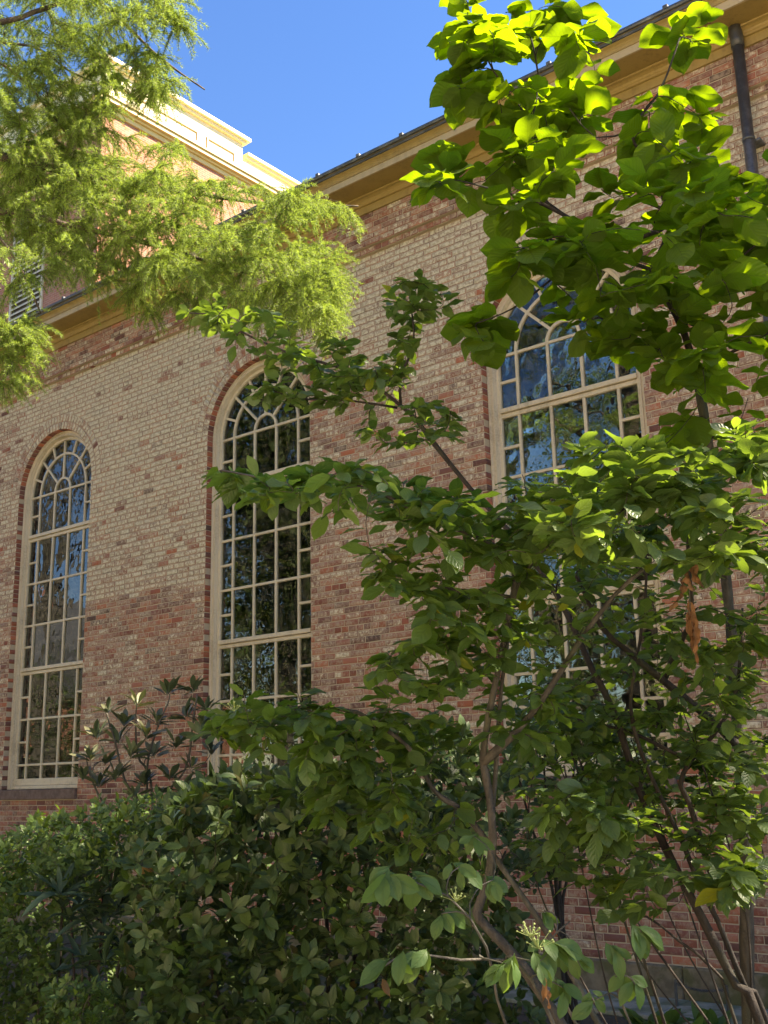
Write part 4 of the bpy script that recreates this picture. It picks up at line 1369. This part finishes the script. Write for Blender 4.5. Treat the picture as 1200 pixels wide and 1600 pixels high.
# ---- berries of the arching shrub
def icos(mb, c, r):
    t = (1 + 5 ** .5) / 2
    vs = [np.array(v) / math.sqrt(1 + t * t) * r + c for v in ((-1, t, 0), (1, t, 0), (-1, -t, 0), (1, -t, 0), (0, -1, t), (0, 1, t), (0, -1, -t), (0, 1, -t), (t, 0, -1), (t, 0, 1), (-t, 0, -1), (-t, 0, 1))]
    mb.add(vs, [(0, 11, 5), (0, 5, 1), (0, 1, 7), (0, 7, 10), (0, 10, 11), (1, 5, 9), (5, 11, 4), (11, 10, 2), (10, 7, 6), (7, 1, 8), (3, 9, 4), (3, 4, 2), (3, 2, 6), (3, 6, 8), (3, 8, 9), (4, 9, 5), (2, 4, 11), (6, 2, 10), (8, 6, 7), (9, 8, 1)])
def berries(pl, spots, d):
    for (x, y, n) in spots:
        mb = MB()
        c0 = px(x, y, d) - pl.base
        for i in range(n):
            o_ = RT * rng.normal(0, .016) + UP * rng.normal(0, .008) + FW * rng.normal(0, .012)
            icos(mb, c0 + o_, rng.uniform(.0022, .0036))
            mb.tube([c0 + o_, c0 - UP * .02], [.0007, .0009], 3, False)
        mb.build('berry_cluster', ML['berry'], pl.root, True)
berries(B2, [(1000, 772, 26), (1030, 780, 22), (985, 765, 16), (1150, 855, 16), (1075, 868, 10), (1160, 800, 10)], 2.95)
berries(B1, [(462, 752, 8), (745, 815, 12), (366, 1100, 10)], 3.05)
berries(F_, [(828, 1450, 22), (840, 1468, 20), (712, 1395, 12)], 2.62)

# ================================================================== conifer
TRK = np.array([-7.7, -6.7, 0.0])
N_ = Plant('hanging_conifer', TRK, 'conifer with drooping sunlit yellow green needle branches reaching in front of the tower', 'tree', ML['needle'], [], ML['bark_con'])
N_.stem([TRK - UP * .1, TRK + UP * 3, TRK + UP * 7 + np.array([.1, 0, 0]), TRK + UP * 11, TRK + UP * 15.5], 0.30, 0.04, 'trunk', 14)
def limb(pts, d0, d1, zt, r0, r1=0.005):
    N_.stem([TRK + UP * zt] + path(pts, d0, d1), r0, r1, 'limb', 8)
limb([(-250, 225), (0, 245), (50, 257), (125, 272), (210, 295), (300, 302), (420, 318), (560, 322)], 6.6, 7.7, 5.2, 0.055)
limb([(-250, -40), (-60, 50), (0, 98), (40, 128), (90, 190), (115, 225)], 6.5, 7.0, 6.6, 0.035)
limb([(-250, 80), (0, 35), (50, 20), (105, 0), (200, -40), (300, -60)], 6.4, 7.0, 6.2, 0.04)
limb([(-200, 40), (0, 66), (60, 76), (110, 112), (160, 132)], 6.6, 7.2, 6.0, 0.025)
limb([(-200, -160), (0, -80), (150, 0), (250, 90), (320, 140)], 6.6, 7.4, 7.2, 0.04)
limb([(-200, 310), (-40, 330), (0, 372), (35, 425), (64, 490)], 6.2, 6.5, 4.8, 0.025)
limb([(-200, 330), (0, 330), (120, 355), (250, 385), (360, 420), (470, 450)], 6.5, 7.4, 4.9, 0.045)
limb([(-250, 480), (-80, 500), (10, 560)], 6.0, 6.3, 4.2, 0.03)
twn = MB()
NV, NT = [], []
def needles(pts, dens, ln, wd, tint):
    pts = np.array(pts)
    for a, b_ in zip(pts[:-1], pts[1:]):
        L = np.linalg.norm(b_ - a)
        n = max(1, int(L * dens))
        t = (b_ - a) / (L + 1e-9)
        r = rng.normal(0, 1, (n, 3))
        r -= (r @ t)[:, None] * t
        r /= np.linalg.norm(r, axis=1)[:, None]
        d = t * 0.75 + r * 0.8 + np.array([0, 0, 0.12])
        d /= np.linalg.norm(d, axis=1)[:, None]
        o_ = a + (b_ - a) * rng.random((n, 1))
        l = ln * rng.uniform(.6, 1.2, (n, 1))
        s_ = np.cross(d, rng.normal(0, 1, (n, 3)))
        s_ *= wd / np.linalg.norm(s_, axis=1)[:, None]
        tri = np.stack([o_ - s_ * .5, o_ + s_ * .5, o_ + d * l + s_ * .15], 1)
        NV.append(tri.reshape(-1, 3))
        NT.append(np.repeat(np.clip(rng.normal(tint, .2, n), 0, .95), 3))
def branchlet(pts, n, ln, dens, nl, wd, tint, hang=0.5):
    m_ = len(pts) - 1
    for i in range(n):
        f = 0.15 + 0.85 * (i + rng.random()) / n
        a = min(m_ - 1, int(f * m_))
        p = pts[a] + (pts[a + 1] - pts[a]) * (f * m_ - a)
        t = nrm(pts[a + 1] - pts[a])
        side = nrm(np.cross(t, UP) + 1e-6) * (1 if i % 2 else -1)
        d = nrm(t * .8 + side * rng.uniform(.3, .9) + rng.normal(0, .2, 3))
        L = ln * rng.uniform(.5, 1.2)
        q = [p]
        for k in range(3):
            d = nrm(d - UP * hang * .35)
            q.append(q[-1] + d * L / 3)
        twn.tube([x - N_.base for x in q], [.0016, .0014, .0012, .0008], 3, False)
        needles(q, dens, nl, wd, tint)
zN = [([(0, 225), (110, 225), (300, 268), (450, 292), (575, 316), (560, 345), (400, 330), (200, 300), (0, 300)], 120, 6.5, 7.7),
      ([(0, 300), (200, 290), (400, 330), (545, 400), (525, 500), (430, 500), (330, 455), (200, 420), (90, 400), (0, 370)], 240, 6.4, 7.5),
      ([(200, 440), (320, 450), (330, 480), (230, 500)], 8, 6.8, 7.2), ([(430, 440), (530, 460), (515, 520), (450, 520)], 24, 7.0, 7.5),
      ([(0, 0), (160, -20), (260, -20), (290, 30), (210, 40), (120, 80), (60, 150), (0, 170)], 62, 6.3, 7.2),
      ([(140, 50), (220, 60), (310, 135), (290, 160), (220, 150), (160, 130)], 42, 6.8, 7.3), ([(50, 90), (150, 70), (190, 150), (140, 190), (90, 200)], 34, 6.6, 7.1), ([(250, -10), (290, -10), (295, 50), (270, 40)], 9, 6.8, 7.1),
      ([(60, 150), (150, 150), (280, 215), (300, 262), (120, 235), (40, 220)], 22, 6.7, 7.3), ([(0, 150), (80, 160), (80, 230), (0, 230)], 18, 6.4, 6.9),
      ([(0, 480), (45, 500), (65, 540), (20, 600), (0, 610)], 26, 6.0, 6.4), ([(0, 350), (90, 390), (85, 470), (20, 450)], 7, 6.2, 6.5), ([(60, 400), (240, 430), (230, 520), (200, 460), (120, 440)], 12, 6.5, 7.0),
      ([(-250, -200), (0, -100), (300, -120), (260, 0), (-250, 0)], 60, 6.3, 7.2), ([(-300, 0), (0, 0), (0, 600), (-150, 600), (-300, 300)], 120, 5.9, 6.9)]
zN = [(q, int(n * (1.2 if i < 4 else 1)), d0, d1) for i, (q, n, d0, d1) in enumerate(zN)]
for t in targets(N_, zN):
    u, v, z = proj(t)
    pts = N_.twig(t, 0.16, 0.0018, k=4)
    inside = u > -40
    branchlet(pts[len(pts) // 3:], 14 if inside else 6, 0.18, 430 if inside else 150, 0.026, 0.0032 if inside else 0.008, 0.5, 1.15)
# the rest of the crown, coarser
for i in range(46):
    z = 3.5 + 11.5 * (i / 46)
    a = i * 2.4
    L = 4.2 * (1 - (z - 3) / 14.5) + .7
    if -0.5 < math.atan2(math.sin(a), math.cos(a)) < 1.5 and z < 9:
        L *= .45
    d = np.array([math.cos(a), math.sin(a), 0])
    p0 = TRK + UP * z
    q = [p0, p0 + d * L * .4 + UP * .15 * L, p0 + d * L * .75 + UP * .12 * L, p0 + d * L - UP * .08 * L]
    if any(-30 < proj(x)[0] < 1230 and -30 < proj(x)[1] < 1630 and proj(x)[2] > 0 for x in q[1:]):
        continue
    N_.stem(q, .05, .008, 'limb', 5)
    for k in range(70):
        f = .2 + .8 * rng.random()
        pp = p0 + d * L * f + UP * .13 * L * math.sin(f * 3)
        s_ = np.cross(d, UP) * rng.uniform(-1, 1) * (.25 + .5 * (1 - f)) * min(L, 2)
        e = pp + s_ - UP * rng.uniform(.1, .4) + d * .2
        branchlet([pp, (pp + e) / 2 + UP * .04, e], 5, .3, 80, .06, .014, 0.45, .7)
NV = np.concatenate(NV)
NT = np.concatenate(NT)
me = np_mesh('needles', NV - N_.base, np.arange(len(NV)).reshape(-1, 3), False, {'tint': ('FLOAT', NT)})
tag(link('needles', me, N_.root, ML['needle']), kind='stuff')
tag(twn.build('twiglet', ML['bark_con'], N_.root), kind='stuff')
N_.finish(0, wood='branchlet')

# ================================================================== trees and houses of the court behind (some seen in the panes, some added for shade and bounce)
SH_tree = variants(3, 2, 0.6, 950, peak=0.5, fold=0.1, curl=0.1, wave=0.0, cols=1)
def court_tree(name, x, y, h, rad, label, mat, n_cl, leaf, z0=0.35, dens=14, thin=1.0):
    T = Plant(name, (x, y, 0), label, 'tree', mat, SH_tree, ML['bark_grey'], 'trees of the court')
    T.stem([T.base - UP * .1, T.base + UP * h * .3, T.base + UP * h * .6 + np.array([.2, .1, 0]), T.base + UP * h * .92], .02 * h, .03, 'trunk', 10)
    zc = h * (z0 + (1 - z0) / 2)
    hz = h * (1 - z0) / 2
    for i in range(9):
        a = i * 2.4
        e = T.base + np.array([math.cos(a) * rad * .7, math.sin(a) * rad * .7, zc + hz * rng.uniform(-.6, .6)])
        T.stem([T.base + UP * h * rng.uniform(.28, .5), (T.base + UP * zc * .8 + e) / 2, e], .007 * h, .015, 'limb', 6)
    tg = []
    for i in range(n_cl):
        v = nrm(rng.normal(0, 1, 3)) * (rng.random() ** .4) * rng.uniform(.75, 1.05)
        tg.append(T.base + np.array([v[0] * rad, v[1] * rad, zc + v[2] * hz]))
    A = np.array(T.P)
    tg.sort(key=lambda t: np.min(np.linalg.norm(A - t, axis=1)))
    for t in tg:
        T.twig(t, .03, .004, k=4)
        for j in range(dens):
            T.leaf(t + rng.normal(0, rad * .11, 3), rng.normal(0, 1, 3) - UP * .4, UP + rng.normal(0, .6, 3), leaf * rng.uniform(.6, 1.2))
    T.finish(0)
    return T
# added unseen tree: crown shaped along the sun rays to shade the shrubs
ST = Plant('added_shade_tree', (4.6, -2.6, 0), 'added unseen leafy tree, crown shaped to shade the shrubs, right of the downpipe', 'tree', ML['tree'], SH_tree, ML['bark_grey'], 'trees of the court')
ST.stem([ST.base - UP * .1, ST.base + UP * 3, ST.base + UP * 6.5 + np.array([-.3, -.1, 0]), ST.base + UP * 10], .2, .04, 'trunk', 10)
for e in ((2.2, -3.4, 8.6), (.6, -3.4, 9.3), (3.0, -1.6, 9.0), (6.2, -2.8, 8.8), (5.0, -4.6, 8.6), (3.2, -4.4, 8.2), (1.2, -4.2, 8.2)):
    ST.stem([ST.base + UP * rng.uniform(3.5, 5.5), (ST.base + UP * 6.8 + np.array(e)) / 2, np.array(e)], .07, .015, 'limb', 6)
SD = np.array(SDIR)
lit_rays = [px(x, y, d) for x, y, d in ((835, 60, 4.1), (835, 130, 4.1), (800, 200, 4.1), (880, 150, 4.1), (720, 270, 3.9), (900, 230, 4.0), (960, 250, 4.0), (780, 280, 3.9), (850, 260, 4.0), (1085, 50, 4.2), (1000, 130, 4.1), (760, 140, 4.1), (840, 330, 4.0), (700, 300, 3.9), (760, 60, 4.1), (900, 760, 3.0), (1000, 740, 3.0), (1100, 770, 3.0), (960, 820, 2.9), (840, 760, 3.0), (1000, 240, 4.0), (960, 300, 4.0), (900, 330, 4.0), (780, 330, 3.9), (1010, 180, 4.1), (870, 60, 4.1), (930, 200, 4.1), (870, 800, 2.9), (1040, 800, 2.9), (1150, 740, 3.0), (1150, 820, 2.9), (930, 720, 3.1))]
shaded = [(ell(470, 545, 190, 60, 22), 26, 3.9, 4.5), (ell(620, 560, 110, 110), 24, 3.9, 4.4), (ell(520, 770, 220, 60), 90, 2.8, 3.4), (ell(1110, 230, 110, 120), 75, 3.6, 4.3), (ell(1000, 420, 210, 90), 60, 3.5, 4.3),
          (ell(1120, 580, 110, 110), 40, 3.5, 4.3), ([(770, 740), (1200, 700), (1200, 880), (790, 860)], 14, 2.7, 3.4), ([(600, 860), (1200, 860), (1200, 1300), (600, 1300)], 110, 3.0, 4.2),
          ([(320, 1080), (700, 1080), (700, 1300), (320, 1300)], 70, 3.1, 3.7), ([(200, 1220), (760, 1220), (760, 1600), (200, 1600)], 70, 4.0, 4.8), ([(540, 1300), (1000, 1300), (1000, 1600), (540, 1600)], 60, 2.5, 2.9), ([(-50, 1280), (300, 1280), (300, 1600), (-50, 1600)], 40, 4.4, 5)]
tg = []
for zi, (poly, n, d0, d1) in enumerate(shaded):
    for x, y in in_poly(poly, n):
        p = px(x, y, rng.uniform(d0, d1))
        q = p + SD * ((rng.uniform(7.6, 9.6) - p[2]) / SD[2])
        if min(np.linalg.norm((q - l) - SD * ((q - l) @ SD)) for l in lit_rays) > (0.3 if zi < 3 else 0.75 if zi < 6 else 0.5):
            tg.append(q)
for i in range(160):
    v = nrm(rng.normal(0, 1, 3)) * rng.uniform(.5, 1)
    tg.append(np.array([5.0, -2.6, 8.2]) + v * [2.4, 2.4, 1.9])
A = np.array(ST.P)
tg.sort(key=lambda t: np.min(np.linalg.norm(A - t, axis=1)))
for t in tg:
    ST.twig(t, .03, .004, k=4)
    for j in range(22):
        ST.leaf(t + rng.normal(0, .2, 3), rng.normal(0, 1, 3) - UP * .4, UP + rng.normal(0, .6, 3), .12 * rng.uniform(.6, 1.2))
ST.finish(0)
court_tree('court_tree', -17.8, -9.2, 17.0, 3.9, 'tall dark green tree reflected in the middle window', ML['tree'], 460, 0.27, 0.12, 30)
court_tree('court_tree', -25.0, -7.4, 15.5, 3.2, 'tall yellowing tree reflected in the window with the brown sill', ML['autumn'], 170, 0.18, 0.55, 16)
court_tree('court_tree', -37.0, -22.0, 12.0, 3.6, 'green tree beside the red brick house, reflected in the panes', ML['tree'], 230, 0.22, 0.1, 20)
court_tree('court_tree', -14.0, -16.0, 14.0, 3.8, 'tall green tree behind the conifer in the court', ML['tree'], 260, 0.22, 0.12, 22)
court_tree('court_tree', -11.3, -11.6, 7.0, 2.3, 'round green tree by the paving behind the conifer', ML['tree'], 190, 0.14, 0.1, 20)
court_tree('court_tree', -20.5, -4.6, 4.6, 1.8, 'low green tree close to the building corner', ML['tree'], 150, 0.11, 0.08, 18)
court_tree('court_tree', -23.0, -17.0, 11.0, 4.2, 'wide green tree filling the far side of the paved court', ML['tree'], 280, 0.26, 0.05, 22)
court_tree('court_tree', -27.0, -10.5, 4.6, 2.4, 'broad low green tree in front of the red brick house', ML['tree'], 200, 0.15, 0.08, 20)
def house(name, label, x0, x1, y0, y1, h, wallm, nwx, nwy):
    root = empty(name, ((x0 + x1) / 2, (y0 + y1) / 2, 0))
    tag(root, label, 'building')
    iv = Matrix.Translation((-(x0 + x1) / 2, -(y0 + y1) / 2, 0))
    def pt(mb, nm, mat, par=None):
        o = mb.build(nm, mat, par or root)
        o.matrix_parent_inverse = iv if par is None else Matrix.Identity(4)
        return o
    b = MB()
    b.box(x0, x1, y0, y1, 0, h)
    pt(b, 'wall', wallm)
    b = MB()
    ov, rh = 0.4, (y1 - y0) * 0.35
    ym = (y0 + y1) / 2
    b.add([(x0 - ov, y0 - ov, h + .01), (x1 + ov, y0 - ov, h + .01), (x1 + ov, y1 + ov, h + .01), (x0 - ov, y1 + ov, h + .01), (x0 - ov, ym, h + rh), (x1 + ov, ym, h + rh)],
          [(0, 3, 2, 1), (0, 1, 5, 4), (2, 3, 4, 5), (0, 4, 3), (1, 2, 5)])
    rf = pt(b, 'roof', M['slate'])
    b = MB()
    b.box(x0 + 1.2, x0 + 2.0, ym - .4, ym + .4, h + rh * .6, h + rh + 1.3)
    pt(b, 'chimney', wallm, rf)
    def win(cx, cy, z, ax):
        f, g = MB(), MB()
        if ax == 'y':
            f.box(cx - .62, cx + .62, cy + .002, cy + .07, z - .95, z + .95)
            g.box(cx - .5, cx + .5, cy + .072, cy + .08, z - .83, z + .83)
        else:
            f.box(cx + .002, cx + .07, cy - .62, cy + .62, z - .95, z + .95)
            g.box(cx + .072, cx + .08, cy - .5, cy + .5, z - .83, z + .83)
        w = pt(f, 'window', M['cream'])
        pt(g, 'pane', M['dark'], w)
    z = 2.2
    while z < h - 1.2:
        for i in range(nwx):
            win(x0 + (i + .5) * (x1 - x0) / nwx, y1, z, 'y')
        for i in range(nwy):
            win(x1, y0 + (i + .5) * (y1 - y0) / nwy, z, 'x')
        z += 3.2
    return root
house('brick_house', 'red brick house across the court, reflected in the panes', -54, -43, -32, -17, 6.0, M['tower'], 4, 5)
house('added_bounce_house', 'added unseen pale sandstone house, bounces light towards the arched windows across the paved court', -16, 16, -34, -25, 10.5, M['sand'], 10, 3)  # added unseen house, its pale front bounces warm sunlight onto the brick wall
b = MB()
for i in range(26):
    for j in range(8):
        x0, y0 = -34 + i * 2.0, -24.4 + j * 2.0
        b.bevbox(x0 + .006, x0 + 1.994, y0 + .006, y0 + 1.994, -0.05, 0.03, .006)
tag(b.build('added_bounce_paving', M['paving']), kind='structure')  # pale paving added behind the camera as a warm bounce for the wall
